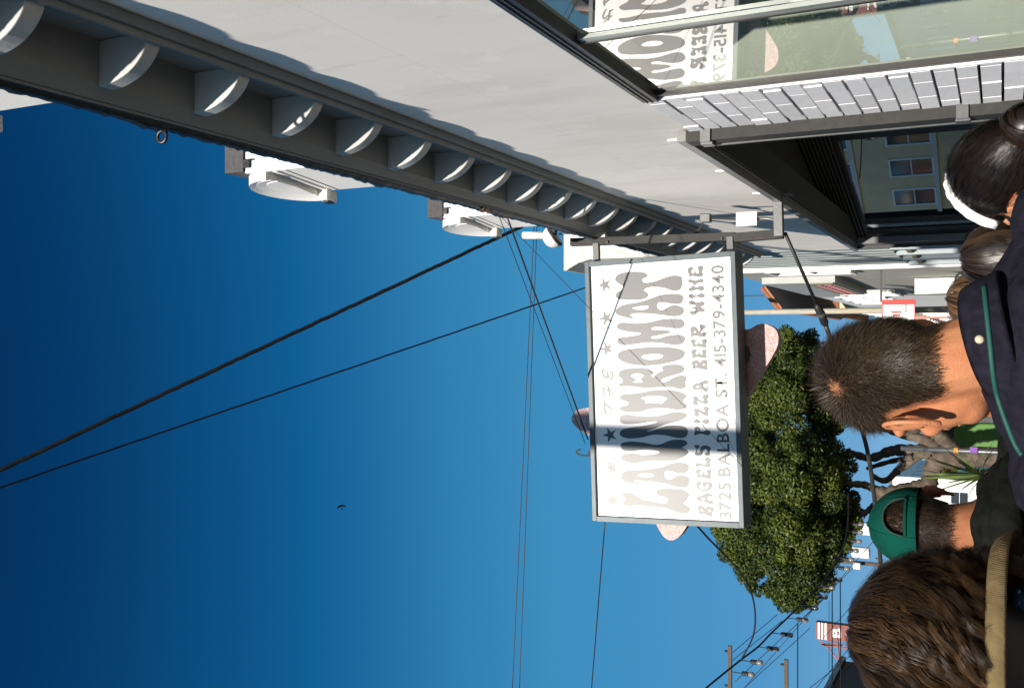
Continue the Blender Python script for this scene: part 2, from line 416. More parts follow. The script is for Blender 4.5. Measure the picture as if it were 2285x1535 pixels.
# ---------------------------------------------------------------- plate window
win = MB()
win.box(XW - .030, XW + .03, WY0, WY1, WZ1 - .085, WZ1 - .002)
win.box(XW - .010, XW + .016, WY1 - .05, WY1 - .002, WZ0, WZ1 - .086)
win.box(XW - .010, XW + .016, WY0, WY0 + .05, WZ0, WZ1 - .086)
win.box(XW - .02, XW + .03, WY0 + .051, WY1 - .051, WZ0, WZ0 + .06)
window = win.build('window', M_dark, bld)
for z in (WZ1 - .03, WZ1 - .055):
    q = MB(); q.box(XW - .036, XW - .0305, WY0, WY1, z, z + .005); q.build('frame_rib', M_galv, window)
M_glass = glass_mat('window_glass', (.90, .95, .92), 1.1)
gv = [(XW + .008, WY0 + .045, WZ0 + .05), (XW + .008, WY1 - .045, WZ0 + .05), (XW + .008, WY1 - .045, WZ1 - .08), (XW + .008, WY0 + .045, WZ1 - .08)]
q = MB(); q.add(gv, [(0, 3, 2, 1)]); q.build('pane', M_glass, window, fixn=False)
q = MB(); q.box(XW - .012, XW + .006, 3.90, 3.945, WZ0 + .06, WZ1 - .09); q.build('mullion', mat('pale_aluminium', (.40, .43, .40), .35, metal=.3, var=.1, vscale=20), window)
q = MB(); q.box(XW - .016, XW + .004, 3.9455, 3.965, WZ0 + .06, WZ1 - .09); q.build('mullion', M_dark, window)
# room behind the glass: dark, with pale green boards standing just inside
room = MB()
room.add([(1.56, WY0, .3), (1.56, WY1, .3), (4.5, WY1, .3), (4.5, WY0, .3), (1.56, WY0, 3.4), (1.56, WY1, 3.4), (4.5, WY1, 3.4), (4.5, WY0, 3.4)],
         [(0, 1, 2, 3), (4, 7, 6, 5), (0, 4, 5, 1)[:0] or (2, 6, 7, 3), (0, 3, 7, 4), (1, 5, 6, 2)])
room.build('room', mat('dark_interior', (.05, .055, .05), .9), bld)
M_board = mat('pale_green_plaster', (.80, .83, .73), .75, var=.10, vscale=3)
q = MB(); q.box(XW + .02, 4.4, WY1 - .012, WY1 - .002, WZ0 - .4, WZ1 - .05); q.build('display_end_wall', M_board, bld)
q = MB(); q.box(XW + .03, 1.9, WY0, WY1 - .013, WZ0 - .06, WZ0 - .02); q.build('display_shelf', M_board, bld)
# ---------------------------------------------------------------- recessed shopfront with steel frame
shop = MB()
shop.box(XW - .075, XW - .012, GY0 - .02, GY1 + .06, GZ1 - .055, GZ1)
shop = shop.build('shopfront_frame', mat('grey_frame_paint', (.20, .20, .19), .4, var=.25, vscale=10), bld)
q = MB(); q.box(XW - .085, XW - .0, GY0 - .03, GY0 + .105, 0, GZ1 - .056); q.build('post', M_silver, shop, bevel=.006)
for z in (3.06, 1.66):
    q = MB(); q.box(XW - .105, XW - .0855, GY0 - .02, GY0 + .07, z, z + .075); q.build('post_clip', M_galv, shop, bevel=.004)
    q = MB(); q.box(XW - .095, XW - .014, GY0 - .045, GY0 - .0305, z + .01, z + .07); q.build('post_clip', M_galv, shop)
y = GY0 + .11
for (wd, dx, mt) in ((.05, .0, M_dark), (.035, -.04, M_silver), (.10, .01, M_dark), (.03, -.03, M_galv), (.13, .015, M_dark), (.028, -.02, M_galv), (.10, .02, M_dark)):
    q = MB(); q.box(XW + dx, XW + .1, y, y + wd - .002, 0, GZ1 - .06 - abs(dx)); q.build('shutter_channel', mt, shop); y += wd
SY0 = y
# the recess: its glazed screen runs from deep inside at the near end out to the street line at the far end
KS = .264; FX, FY = 1.40, 13.5
sd_ = Vector((-KS, 1, 0)).normalized(); sn_ = Vector((-1, -KS, 0)).normalized()
A0 = Vector((FX, FY, 0)) - sd_ * 7.2
def screen(name, s0, s1, z0, z1, o0, o1, mt, parent, **kw):
    q = MB(); c = [A0 + sd_ * s + sn_ * o for s, o in ((s0, o0), (s1, o0), (s1, o1), (s0, o1))]
    q.add([(p.x, p.y, z) for z in (z0, z1) for p in c], [(3, 2, 1, 0), (4, 5, 6, 7), (0, 1, 5, 4), (1, 2, 6, 5), (2, 3, 7, 6), (3, 0, 4, 7)])
    return q.build(name, mt, parent, **kw)
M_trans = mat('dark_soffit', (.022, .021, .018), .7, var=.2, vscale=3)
M_louv = mat('louvre_metal', (.10, .098, .088), .5, var=.3, vscale=20)
grille = screen('louvre_grille', 0, 7.2, 3.10, 3.44, -.05, -.02, M_black, bld)
for k in range(8): screen('louvre', 0, 7.2, 3.105 + k * .042, 3.124 + k * .042, -.019, .045, M_louv, grille)
c0, c1 = A0, A0 + sd_ * 7.2
gp = MB(); gp.add([(c0.x, c0.y, .1), (c1.x, c1.y, .1), (c1.x, c1.y, 3.09), (c0.x, c0.y, 3.09)], [(0, 3, 2, 1)])
M_sglass = glass_mat('shopfront_glass', (.22, .24, .23), 3.6)
gp.build('shopfront_pane', M_sglass, shop, fixn=False)
for s_, w_ in ((4.05, .30), (6.72, .05), (7.08, .12)): screen('shopfront_mullion', s_, s_ + w_, .1, 3.09, -.02, .03, M_dark, shop)
for z in (.1, 3.045): screen('shopfront_rail', 0, 7.2, z, z + .045, -.02, .032, M_dark, shop)
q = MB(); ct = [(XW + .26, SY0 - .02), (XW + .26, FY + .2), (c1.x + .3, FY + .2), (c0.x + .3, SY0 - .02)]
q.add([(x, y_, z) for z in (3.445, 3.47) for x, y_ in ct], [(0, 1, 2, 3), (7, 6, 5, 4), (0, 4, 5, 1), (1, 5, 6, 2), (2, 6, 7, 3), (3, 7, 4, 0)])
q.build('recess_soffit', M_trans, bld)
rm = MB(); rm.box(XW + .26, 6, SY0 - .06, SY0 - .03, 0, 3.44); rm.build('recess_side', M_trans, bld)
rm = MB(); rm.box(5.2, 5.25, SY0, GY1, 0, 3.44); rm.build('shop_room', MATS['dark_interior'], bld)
q = MB(); q.box(XW - .05, XW + .1, GY1 - .02, GY1 + .05, 0, GZ1 - .056); q.build('post', M_dark, shop)
q = MB(); q.box(XW - .02, XW + .1, GY1 - .20, GY1 - .12, 0, GZ1 - .06); q.build('shutter_channel', M_dark, shop)
q = MB(); q.box(XW - .02, XW + .06, GY1 - .36, GY1 - .32, 0, GZ1 - .06); q.build('shutter_channel', M_galv, shop)
q = MB(); q.box(XW - .008, 1.552, GY0 + .106, GY1 - .03, 3.185, 3.2095); q.build('lintel_shade_sheet', M_trans, bld)  # near-black sheet added to put shade on the underside of the lintel
# cut ends of old fixings left on the wall above the frame
for (px, py) in ((1507, 311), (1612, 380), (1693, 430)):
    c = at(px, py, X=XW); q = MB(); q.box(XW - .012, XW - .0005, c.y - .012, c.y + .012, c.z - .05, c.z + .05); q.build('fixing_stub', M_white, bld)
BIG = [
 ('L', [[205,1082,222,1070,230,1038,226,999,210,960,191,925,171,890,161,843,155,789,146,743,142,700,147,662,173,645,193,657,203,691,210,734,226,753,250,748,268,725,277,682,280,628,276,571,275,518,260,476,244,448,220,445,194,462,167,478,154,497,141,494,129,471,115,445,91,441,70,453,59,487,59,529,71,575,85,621,100,670,103,728,111,786,111,844,118,899,115,946,106,993,106,1045,118,1076,139,1078,156,1059,175,1049,186,1067]]),
 ('A', [[374,1087,401,1082,420,1058,433,1018,438,955,442,884,448,814,459,748,473,686,493,636,509,589,516,528,511,479,493,445,471,438,442,450,421,477,416,515,422,560,434,598,437,637,426,664,403,669,377,661,359,638,364,607,379,577,395,546,400,504,393,462,372,440,335,442,301,460,291,494,291,540,301,586,315,631,323,685,332,762,337,840,341,902,343,949,338,961,327,942,317,909,309,913,313,958,320,1017,334,1060,352,1081],[391,929,403,901,408,846,406,796,393,769,380,784,373,831,374,882,382,913]]),
 ('U', [[664,1081,685,1060,696,1013,698,950,693,879,683,817,674,771,672,728,681,682,700,639,715,593,720,532,717,478,699,450,684,447,667,468,648,499,639,469,621,444,603,441,580,462,554,504,532,566,528,635,527,712,525,782,518,844,507,899,500,954,505,1009,521,1060,543,1084,564,1075,580,1043,588,991,585,932,577,882,580,815,585,753,598,714,608,708,618,733,625,795,626,853,621,912,613,967,613,1022,626,1066]]),
 ('N', [[886,1084,920,1083,939,1067,946,1023,944,968,934,914,930,859,929,789,933,719,945,661,960,607,969,557,968,504,958,462,942,442,923,448,901,482,884,528,871,586,856,644,837,698,818,749,806,795,795,825,795,792,807,745,826,691,843,636,848,579,847,522,837,472,813,442,783,439,754,451,738,478,735,524,743,577,756,630,763,692,764,746,756,800,741,855,731,918,727,989,736,1048,754,1079,777,1085,802,1066,819,1026,831,963,839,892,849,829,862,771,876,724,883,732,881,782,871,845,863,915,859,994,864,1053]]),
 ('D', [[1104,1080,1126,1059,1136,1020,1138,957,1142,894,1151,839,1161,792,1166,730,1170,657,1166,584,1155,519,1136,467,1117,442,1095,445,1081,466,1064,474,1049,461,1033,440,1011,442,994,473,988,523,994,576,1003,633,1005,695,1001,757,991,811,977,854,967,897,969,952,969,1007,979,1054,998,1079,1015,1073,1025,1046,1030,1010,1045,988,1062,1001,1074,1033,1089,1066],[1094,869,1105,844,1113,793,1115,727,1110,666,1097,624,1084,624,1068,647,1048,667,1045,690,1052,748,1049,802,1048,833,1068,827,1081,840]]),
 ('R', [[1317,1082,1341,1073,1358,1043,1368,995,1373,936,1373,866,1365,811,1351,769,1332,742,1312,754,1303,762,1286,753,1286,739,1308,723,1330,692,1342,653,1367,661,1383,649,1394,614,1397,549,1392,496,1377,462,1357,450,1335,459,1317,490,1304,535,1288,597,1276,639,1259,666,1242,673,1237,655,1246,617,1266,582,1284,543,1295,498,1293,456,1276,435,1250,438,1232,450,1210,442,1189,447,1177,477,1180,523,1192,572,1196,629,1194,691,1190,753,1190,823,1195,885,1203,947,1207,1010,1205,1062,1217,1083,1234,1073,1243,1045,1258,1039,1279,1052,1298,1074],[1302,959,1317,937,1322,898,1315,859,1299,832,1287,852,1266,864,1242,849,1239,892,1242,943,1259,915,1276,918,1287,942]]),
 ('O', [[1491,1083,1517,1071,1537,1035,1547,980,1553,913,1558,835,1560,757,1559,680,1554,603,1545,538,1531,482,1514,450,1492,441,1466,453,1443,483,1425,533,1413,594,1402,656,1395,722,1392,799,1397,877,1408,951,1426,1014,1451,1061,1472,1080],[1472,856,1487,832,1493,785,1496,731,1492,677,1480,647,1464,655,1451,690,1445,740,1447,798,1459,837]]),
 ('M', [[1762,1082,1784,1069,1794,1038,1793,994,1785,943,1781,881,1783,811,1789,749,1800,694,1809,636,1810,571,1808,510,1800,465,1781,441,1758,436,1735,447,1720,474,1719,512,1725,565,1733,619,1739,680,1738,730,1727,750,1716,731,1714,677,1708,619,1699,577,1686,574,1676,601,1669,651,1661,705,1655,747,1644,757,1636,736,1636,686,1645,647,1657,601,1663,551,1664,498,1652,456,1633,433,1606,442,1582,465,1572,507,1573,553,1583,606,1594,660,1600,718,1603,783,1598,846,1591,916,1586,983,1588,1034,1601,1069,1626,1084,1649,1072,1659,1040,1663,977,1670,914,1678,863,1689,850,1697,871,1701,922,1710,980,1725,1039,1739,1070]]),
 ('A', [[1905,1091,1928,1072,1951,1030,1962,983,1968,924,1975,861,1986,807,2001,752,2020,690,2031,632,2035,574,2033,517,2023,468,2007,444,1985,441,1956,451,1940,474,1938,508,1945,553,1955,595,1962,641,1958,676,1934,688,1908,681,1892,654,1897,623,1914,588,1928,554,1930,516,1918,474,1899,444,1875,438,1849,449,1834,479,1829,525,1836,578,1846,636,1857,701,1866,770,1872,840,1874,895,1869,938,1856,948,1845,930,1837,914,1828,927,1835,966,1847,1013,1861,1056,1881,1085],[1923,927,1931,893,1937,846,1938,800,1931,769,1916,775,1906,800,1903,847,1909,894]]),
 ('T', [[2199,1085,2226,1070,2246,1040,2255,997,2258,938,2256,879,2248,821,2235,786,2219,769,2199,777,2191,806,2177,822,2156,813,2148,788,2150,745,2157,695,2173,641,2188,591,2198,541,2196,495,2185,457,2162,447,2125,444,2092,452,2067,469,2060,498,2061,536,2075,574,2091,619,2102,673,2106,727,2101,773,2090,801,2080,809,2062,786,2041,767,2021,773,2003,806,1996,853,1998,923,2004,1002,2017,1061,2039,1084,2063,1080,2083,1055,2093,1024,2111,1005,2132,1011,2146,1034,2172,1067]]),
]
SMALL = [
 ('B', [[111,376,132,365,137,341,129,317,114,298,130,285,131,258,119,226,95,226,74,238,43,236,42,260,54,292,63,329,53,372,80,358],[94,344,102,332,93,322,84,334],[94,275,103,265,93,256,82,265]]),
 ('A', [[200,379,216,369,223,342,234,315,248,288,246,256,234,229,215,238,220,259,212,275,193,276,183,260,189,241,174,228,155,234,149,255,159,284,171,316,175,354,187,375],[196,337,205,318,199,301,189,310,189,329]]),
 ('G', [[321,380,343,369,351,345,341,328,322,340,304,348,286,341,281,314,287,282,306,265,322,270,329,284,313,287,302,303,310,321,331,324,347,307,350,281,348,254,336,232,310,233,283,247,267,274,263,304,270,338,288,365]]),
 ('E', [[435,380,456,370,462,348,454,328,441,332,430,346,414,344,410,325,428,316,436,306,415,298,411,282,421,270,437,282,455,273,458,249,448,233,427,237,409,243,385,237,376,248,376,280,385,317,388,344,379,374,409,365]]),
 ('L', [[500,380,516,371,514,347,507,315,505,291,518,280,541,294,561,285,563,258,548,234,527,240,508,247,490,238,477,254,482,289,488,326,479,358,482,377,492,374]]),
 ('S', [[658,381,673,376,675,355,667,336,653,338,640,355,616,361,603,348,617,334,638,331,659,320,670,296,668,264,652,235,631,240,610,246,587,243,580,265,586,289,599,292,612,273,631,264,641,280,633,299,609,305,585,319,577,346,584,378,600,380,621,369,642,366]]),
 ('P', [[774,382,800,371,816,376,834,365,837,344,821,328,800,325,795,299,806,272,804,243,788,232,765,246,763,273,774,304,773,337,762,369],[808,355,815,346,807,337,800,347]]),
 ('I', [[885,382,903,374,904,353,890,330,893,305,906,279,907,254,893,239,873,242,863,262,868,288,880,315,868,346,870,372]]),
 ('Z', [[987,377,1001,361,995,339,983,313,970,288,980,280,998,292,1015,280,1015,254,998,236,978,245,958,248,941,242,932,261,938,286,953,309,965,329,953,334,940,323,928,335,929,360,935,378,960,369]]),
 ('Z', [[1097,384,1110,370,1108,349,1090,334,1072,314,1067,291,1080,286,1100,297,1119,285,1123,260,1112,237,1095,245,1077,251,1055,242,1037,259,1042,287,1052,312,1062,335,1055,345,1040,333,1027,346,1032,371,1052,384,1075,378]]),
 ('A', [[1187,386,1209,375,1224,349,1229,319,1239,293,1251,273,1249,247,1231,237,1219,243,1217,263,1209,281,1197,284,1184,271,1186,251,1171,236,1152,244,1147,264,1159,284,1169,305,1167,335,1168,366,1177,382],[1193,353,1202,337,1198,317,1188,322,1184,340]]),
 ('B', [[1407,382,1424,371,1432,345,1421,320,1406,310,1423,295,1433,269,1425,244,1405,237,1383,245,1355,241,1343,245,1345,276,1353,306,1359,342,1354,378,1379,372],[1391,350,1399,341,1390,333,1382,342],[1389,284,1398,272,1386,267,1380,278]]),
 ('E', [[1501,386,1522,374,1527,349,1513,331,1498,342,1483,342,1481,327,1508,309,1483,305,1478,289,1485,278,1502,288,1519,280,1522,257,1507,242,1484,250,1455,244,1446,259,1450,289,1456,330,1451,383,1474,373]]),
 ('E', [[1598,388,1614,378,1615,352,1602,336,1587,345,1575,348,1570,335,1577,320,1604,312,1579,304,1574,289,1581,279,1596,289,1613,278,1615,255,1603,239,1585,243,1566,249,1541,243,1541,272,1549,302,1553,343,1543,384,1565,368]]),
 ('R', [[1695,387,1720,383,1732,360,1726,335,1706,317,1688,310,1708,294,1728,303,1743,294,1745,268,1729,244,1714,246,1702,269,1681,287,1668,285,1678,264,1674,239,1657,239,1635,263,1636,291,1645,321,1647,351,1639,385,1668,378],[1682,356,1691,346,1682,336,1673,346]]),
 ('W', [[1947,393,1962,384,1961,361,1950,335,1944,313,1949,290,1951,267,1938,248,1920,250,1908,268,1904,285,1889,265,1878,248,1861,252,1855,276,1857,302,1850,320,1837,340,1838,368,1852,386,1867,383,1872,362,1870,340,1880,329,1890,342,1898,388,1903,341,1910,327,1923,336,1927,367,1933,389]]),
 ('I', [[2007,388,2022,380,2023,360,2010,337,2009,314,2022,288,2024,268,2009,245,1994,246,1980,266,1986,291,1997,319,1984,345,1985,370,1994,386]]),
 ('N', [[2137,392,2151,385,2154,367,2145,342,2140,317,2150,291,2154,270,2143,251,2128,250,2117,264,2120,286,2111,312,2097,333,2087,335,2081,315,2089,287,2089,267,2076,248,2059,247,2045,265,2051,290,2059,318,2048,344,2049,374,2064,390,2079,374,2093,351,2107,340,2120,358,2124,381]]),
 ('E', [[2226,394,2253,388,2264,370,2259,347,2241,341,2235,353,2220,358,2205,351,2206,336,2246,326,2208,318,2203,305,2210,292,2229,292,2247,300,2264,294,2270,273,2262,251,2240,250,2221,259,2201,257,2188,248,2176,260,2168,285,2176,316,2181,351,2176,390,2193,379]]),
]
THE = [
 ('E', [([1350,1215,1366,1230,1352,1238,1321,1229,1296,1217,1289,1202,1303,1190,1327,1186,1352,1190],7),([1320,1186,1296,1176,1281,1165,1278,1150,1295,1139,1323,1138,1344,1147,1359,1165],6)]),
 ('H', [([1227,1233,1210,1211,1197,1189],4),([1211,1187,1180,1180,1148,1175,1120,1170],8),([1180,1175,1174,1145],5),([1134,1172,1116,1143],5),([1166,1190,1183,1212,1191,1234,1166,1238,1134,1227,1106,1206],6)]),
 ('T', [([1071,1227,1039,1231,997,1228,962,1218,958,1205],9),([1053,1227,1029,1200,1008,1174,997,1149],7)]),
]
# ============================================================ hanging sign
PWD, PHT = 2.33, 1.33
SY = 8.70                                    # front of the sign
TILT = R(1.9)
sgn = thing('hanging_sign', 'white lightbox sign reading LAUNDROMAT with bagels, pizza, beer and wine', 'sign', (0, SY + .15, 3.5))
C0 = Vector((-.42, SY, 4.28))                # centre of the face
ex = Vector((math.cos(TILT), 0, math.sin(TILT))); ez = Vector((-math.sin(TILT), 0, math.cos(TILT))); ey = Vector((0, 1, 0))
def S(x, z, y=0): return C0 + ex * (x - PWD / 2) + ez * (z - PHT / 2) + ey * y
def sbox(x0, x1, z0, z1, y0, y1):
    q = MB(); vs = [S(x, z, y) for z in (z0, z1) for y in (y0, y1) for x in (x0, x1)]
    q.add(vs, [(0, 2, 3, 1), (4, 5, 7, 6), (0, 1, 5, 4), (2, 6, 7, 3), (0, 4, 6, 2), (1, 3, 7, 5)]); return q
FR = .045
M_frame = mat('sign_frame_metal', (.075, .095, .105), .5, metal=.2, var=.2, vscale=14)
M_face = mat('sign_face_acrylic', (.80, .79, .78), .36, spec=.5)
M_ink = mat('sign_black_vinyl', (.018, .019, .020), .50, spec=1.0)
stain(M_face, (.62, .58, .50), 4, (1, 1, .5), .58, .82, .35)
M_ink.node_tree.nodes['Principled BSDF'].inputs['IOR'].default_value = 1.55
sbox(0, PWD, 0, PHT, 0, .02).build('face', M_face, sgn)
face = [o for o in sgn.children if o.name.startswith('face')][0]
sbox(-FR, PWD + FR, PHT, PHT + FR, -.028, .26).build('frame_rail', M_frame, sgn, bevel=.004)
sbox(-FR, PWD + FR, -FR, 0, -.028, .26).build('frame_rail', M_frame, sgn, bevel=.004)
sbox(-FR, 0, .0005, PHT - .0005, -.0275, .26).build('frame_rail', M_frame, sgn)
sbox(PWD, PWD + FR, .0005, PHT - .0005, -.0275, .26).build('frame_rail', M_frame, sgn)
sbox(0, PWD, 0, PHT, .2, .255).build('sign_back', M_frame, sgn)
def flat_poly(name, rings, mt, parent, lift=-.0022, smooth=True):
    cu = bpy.data.curves.new(name, 'CURVE'); cu.dimensions = '2D'; cu.fill_mode = 'FRONT'
    for r in rings:
        pts = [(r[i] / 1000, r[i + 1] / 1000) for i in range(0, len(r), 2)]
        if smooth: pts = catmull(pts, 4)
        s = cu.splines.new('POLY'); s.points.add(len(pts) - 1); s.use_cyclic_u = True
        for p, c in zip(s.points, pts): p.co = (c[0], c[1], 0, 1)
    return curve_mesh(name, cu, mt, parent, lift)
def curve_mesh(name, cu, mt, parent, lift):
    tmp = bpy.data.objects.new('tmp', cu); COL.objects.link(tmp)
    dg = bpy.context.evaluated_depsgraph_get(); me = bpy.data.meshes.new_from_object(tmp.evaluated_get(dg))
    bpy.data.objects.remove(tmp)
    for v in me.vertices: v.co = S(v.co.x, v.co.y, lift)
    me.name = name; me.materials.clear(); me.materials.append(mt); me.update()
    o = bpy.data.objects.new(name, me); COL.objects.link(o); o.parent = parent
    return o
for n, rings in BIG: flat_poly('letter', rings, M_ink, face)
for n, rings in SMALL: flat_poly('letter', rings, M_ink, face)
for n, strokes in THE:
    q = MB(); lv = 0
    for pts, r in strokes:
        p2 = catmull([(pts[i] / 1000, pts[i + 1] / 1000) for i in range(0, len(pts), 2)], 4, closed=False)
        m_ = len(p2); rr = r / 1000 * 1.3
        for i in range(m_ - 1):
            a, b = np.array(p2[i]), np.array(p2[i + 1]); d = (b - a) / (np.linalg.norm(b - a) + 1e-9); nn = np.array((-d[1], d[0]))
            t0, t1 = (.65 + .35 * math.sin(math.pi * (i + .5) / m_)), (.65 + .35 * math.sin(math.pi * (i + 1.5) / m_))
            a2, b2 = a - d * rr * .25, b + d * rr * .25; lv += 1
            q.add([S(*(a2 - nn * rr * t0), -.002 - lv * 2e-5), S(*(b2 - nn * rr * t1), -.002 - lv * 2e-5), S(*(b2 + nn * rr * t1), -.002 - lv * 2e-5), S(*(a2 + nn * rr * t0), -.002 - lv * 2e-5)], [(0, 1, 2, 3)])
    q.build('letter', M_ink, face)
for (sx_, sz_) in ((2.152, 1.186), (1.844, 1.185), (1.558, 1.187), (.758, 1.182), (.454, 1.179), (.151, 1.177)):
    q = MB(); vs = []
    for k in range(10):
        a = math.pi / 2 + k * math.pi / 5 + .04; r = .076 if k % 2 == 0 else .027
        vs.append(S(sx_ + r * math.cos(a), sz_ + r * math.sin(a), -.0022))
    vs.append(S(sx_, sz_, -.0022)); q.add(vs, [(10, k, (k + 1) % 10) for k in range(10)]); q.build('star', M_ink, face)
# address line: each character a piece, set from the built-in typeface
ADDR = '3725 BALBOA ST. 415-379-4340'
def text_mesh(body, size=1, off=.016):
    tx = bpy.data.curves.new('txt', 'FONT'); tx.body = body; tx.size = size; tx.offset = off
    to = bpy.data.objects.new('tmp', tx); COL.objects.link(to)
    me = bpy.data.meshes.new_from_object(to.evaluated_get(bpy.context.evaluated_depsgraph_get())); bpy.data.objects.remove(to)
    return me
def glyph_run(body, pad=.09):
    out = []; x = 0
    for ch in body:
        if ch == ' ': x += .30; continue
        me = text_mesh(ch); xs = [v.co.x for v in me.vertices]; mn, mx_ = min(xs), max(xs)
        out.append((ch, me, x - mn)); x += mx_ - mn + pad
    return out, x - pad
run, tot = glyph_run(ADDR); kx = (2.262 - .028) / tot; kz = .108 / .70
for ch, me, dx in run:
    for v in me.vertices: v.co = S(.028 + (v.co.x + dx) * kx, .070 + v.co.y * kz, -.0022)
    me.materials.clear(); me.materials.append(M_ink); o = bpy.data.objects.new('letter', me); COL.objects.link(o); o.parent = face

# steel carrying frame between sign and wall
SB = SY + .16
rig = thing('sign_bracket', 'grey square tube bracket that carries the hanging sign from the wall', 'bracket', (1.2, SB, 3.3))
xp = .905
pt, pb = at(1275, 541, Y=SB), at(1642, 528, Y=SB)
q = MB(); q.bar(pt, pb, .075, up=(0, 1, 0)); q.build('upright_tube', M_silver, rig, bevel=.004)
for xx, zz in ((PWD + FR, PHT - .02), (PWD + FR, .03)):
    a = S(xx - .01, zz, .13); b = Vector((xp + .05, SB - .02, a.z + .01)); q = MB(); q.bar(a, b, .055, up=(0, 1, 0)); q.build('sign_arm', M_galv, rig)
a = at(1335, 530, Y=SB); q = MB(); q.bar(a, (a.x + .02, SB, 4.89), .055, up=(0, 1, 0)); q.build('hanger_tube', M_white, rig)
c1 = at(1640, 531, Y=SB); c2 = at(1748, 522, Y=SB)
q = MB(); q.bar(c1, c2, .08, up=(0, 1, 0)); q.build('drop_tube', M_silver, rig, bevel=.004)
wq = Vector((XW - .002, SB, c2.z + .01)); c2b = Vector((c2.x - .05, SB - .03, c2.z)); q = MB(); q.bar((c2.x - .03, SB - .081, c2.z + .02), (XW - .005, SB - .081, c2.z + .03), .078); q.build('wall_tube', M_galv, rig, bevel=.004)
q = MB(); q.box(XW - .012, XW - .001, SB - .17, SB + .01, c2.z - .08, c2.z + .14); q.build('wall_plate', M_galv, rig)
for (px, py) in ((1355, 541), (1610, 533)):
    c = at(px, py, Y=SB - .045); q = MB(); q.tube([c, c - Vector((0, .012, 0))], .012, 8); q.build('bolt', M_dark, rig)
# junction box, conduit and knuckle lamp on the frame
jb = thing('junction_box', 'pale grey electrical junction box on the bracket beside the sign', 'junction box', at(1668, 490, Y=SB + .05))
c = at(1668, 490, Y=SB + .02)
q = MB(); q.box(c.x - .055, c.x + .055, SB - .02, SB + .07, c.z - .085, c.z + .085); q.build('box', mat('grey_enamel', (.58, .58, .55), .45, var=.1), jb, bevel=.006)
q = MB(); q.box(c.x - .062, c.x + .062, SB - .026, SB - .0205, c.z - .092, c.z + .092); q.build('lid', MATS['grey_enamel'], jb)
q = MB(); q.tube(catmull([c + Vector((.0, 0, -.09)), c + Vector((0, 0, -.16)), c + Vector((-.02, -.01, -.24)), c + Vector((-.06, -.03, -.31))], 5, False), .013, 8); q.build('conduit', M_galv, jb, smooth=True)
c3 = at(1575, 487, Y=SB + .1)
kn = thing('spot_lamp', 'small dark knuckle spot lamp clamped above the junction box', 'lamp', c3)
q = MB(); q.box(c3.x - .04, c3.x + .04, c3.y - .04, c3.y + .04, c3.z - .05, c3.z + .05); q.build('lamp_body', M_galv, kn, bevel=.01)
q = MB(); q.tube([c3 + Vector((-.05, 0, .02)), c3 + Vector((-.10, 0, .06)), c3 + Vector((-.16, 0, .13))], .012, 8); q.build('lamp_arm', M_dark, kn)
q = MB(); q.tube([c3, c], .01, 6); q.build('cable', M_dark, kn)

# round floodlight under the roof line
fl = at(1232, 530, Y=8.55)
fd = thing('floodlight', 'round pale floodlight hanging from the roof edge beside the sign', 'floodlight', fl)
ax = Vector((.55, .1, -.83)).normalized()
ux = ax.cross(Vector((0, 1, 0))).normalized(); uy = ax.cross(ux)
def dish(prof, c, n=20):
    q = MB(); o = 0
    for r, h in prof:
        for k in range(n):
            a = 2 * math.pi * k / n; q.v.append(tuple(Vector(c) + ax * h + (ux * math.cos(a) + uy * math.sin(a)) * r))
    for i in range(len(prof) - 1):
        for k in range(n): a, b = i * n + k, i * n + (k + 1) % n; q.f.append((a, b, b + n, a + n))
    return q
dish([(.0, -.085), (.04, -.08), (.075, -.06), (.095, -.03), (.105, .0), (.105, .02)], fl).build('lamp_shade', mat('chalky_enamel', (.66, .65, .62), .6, var=.12, vscale=20), fd, smooth=True)
dish([(.112, .018), (.114, .03), (.108, .042), (.085, .046), (.0, .04)], fl).build('lens', M_dark, fd, smooth=True)
q = MB(); q.tube([fl + Vector((.02, 0, .07)), fl + Vector((.035, 0, .30))], .035, 12); q.build('stem', MATS['chalky_enamel'], fd, smooth=True)
q = MB(); q.tube(catmull([fl + ax * .04, fl + Vector((.08, 0, -.05)), fl + Vector((.12, .02, -.10)), fl + Vector((.13, .05, -.22))], 5, False), .014, 8); q.build('cable', M_dark, fd, smooth=True)
q = MB(); q.tube([fl + Vector((.03, 0, -.07)), fl + Vector((.035, .05, -.36))], .011, 8); q.build('swivel', M_galv, fd)

# pink speckled star shape standing behind the sign
M_pink = mat('pink_speckled_panel', (.36, .17, .155), .55, var=.6, vscale=75, vcol=(.60, .42, .40), bump=.15, bscale=120, detail=2)
star = thing('star_emblem', 'large rounded pink speckled star shape mounted behind the hanging sign', 'star emblem', at(1600, 900, Y=9.05))
outl = [(1278, 935), (1290, 915), (1318, 908), (1400, 880), (1450, 800), (1520, 700), (1600, 690), (1660, 735), (1700, 722), (1732, 735), (1738, 765), (1722, 800), (1690, 850), (1660, 910), (1640, 990), (1600, 1060), (1560, 1120), (1530, 1180), (1508, 1202), (1488, 1200), (1470, 1175), (1440, 1110), (1400, 1030), (1340, 985), (1295, 958)]
sv = [at(x, y, Y=9.05) for x, y in outl]
pts = catmull([(p.x, p.z) for p in sv], 4)
q = MB(); q.prism(pts, lambda p, a: (p[0], a, p[1]), 9.02, 9.14); q.build('panel', M_pink, star)
q = MB(); q.prism([(x * .72 + -.42 * .28, z * .72 + 4.2 * .28) for x, z in pts], lambda p, a: (p[0], a, p[1]), 8.93, 9.018); q.build('backing', M_dark, star)
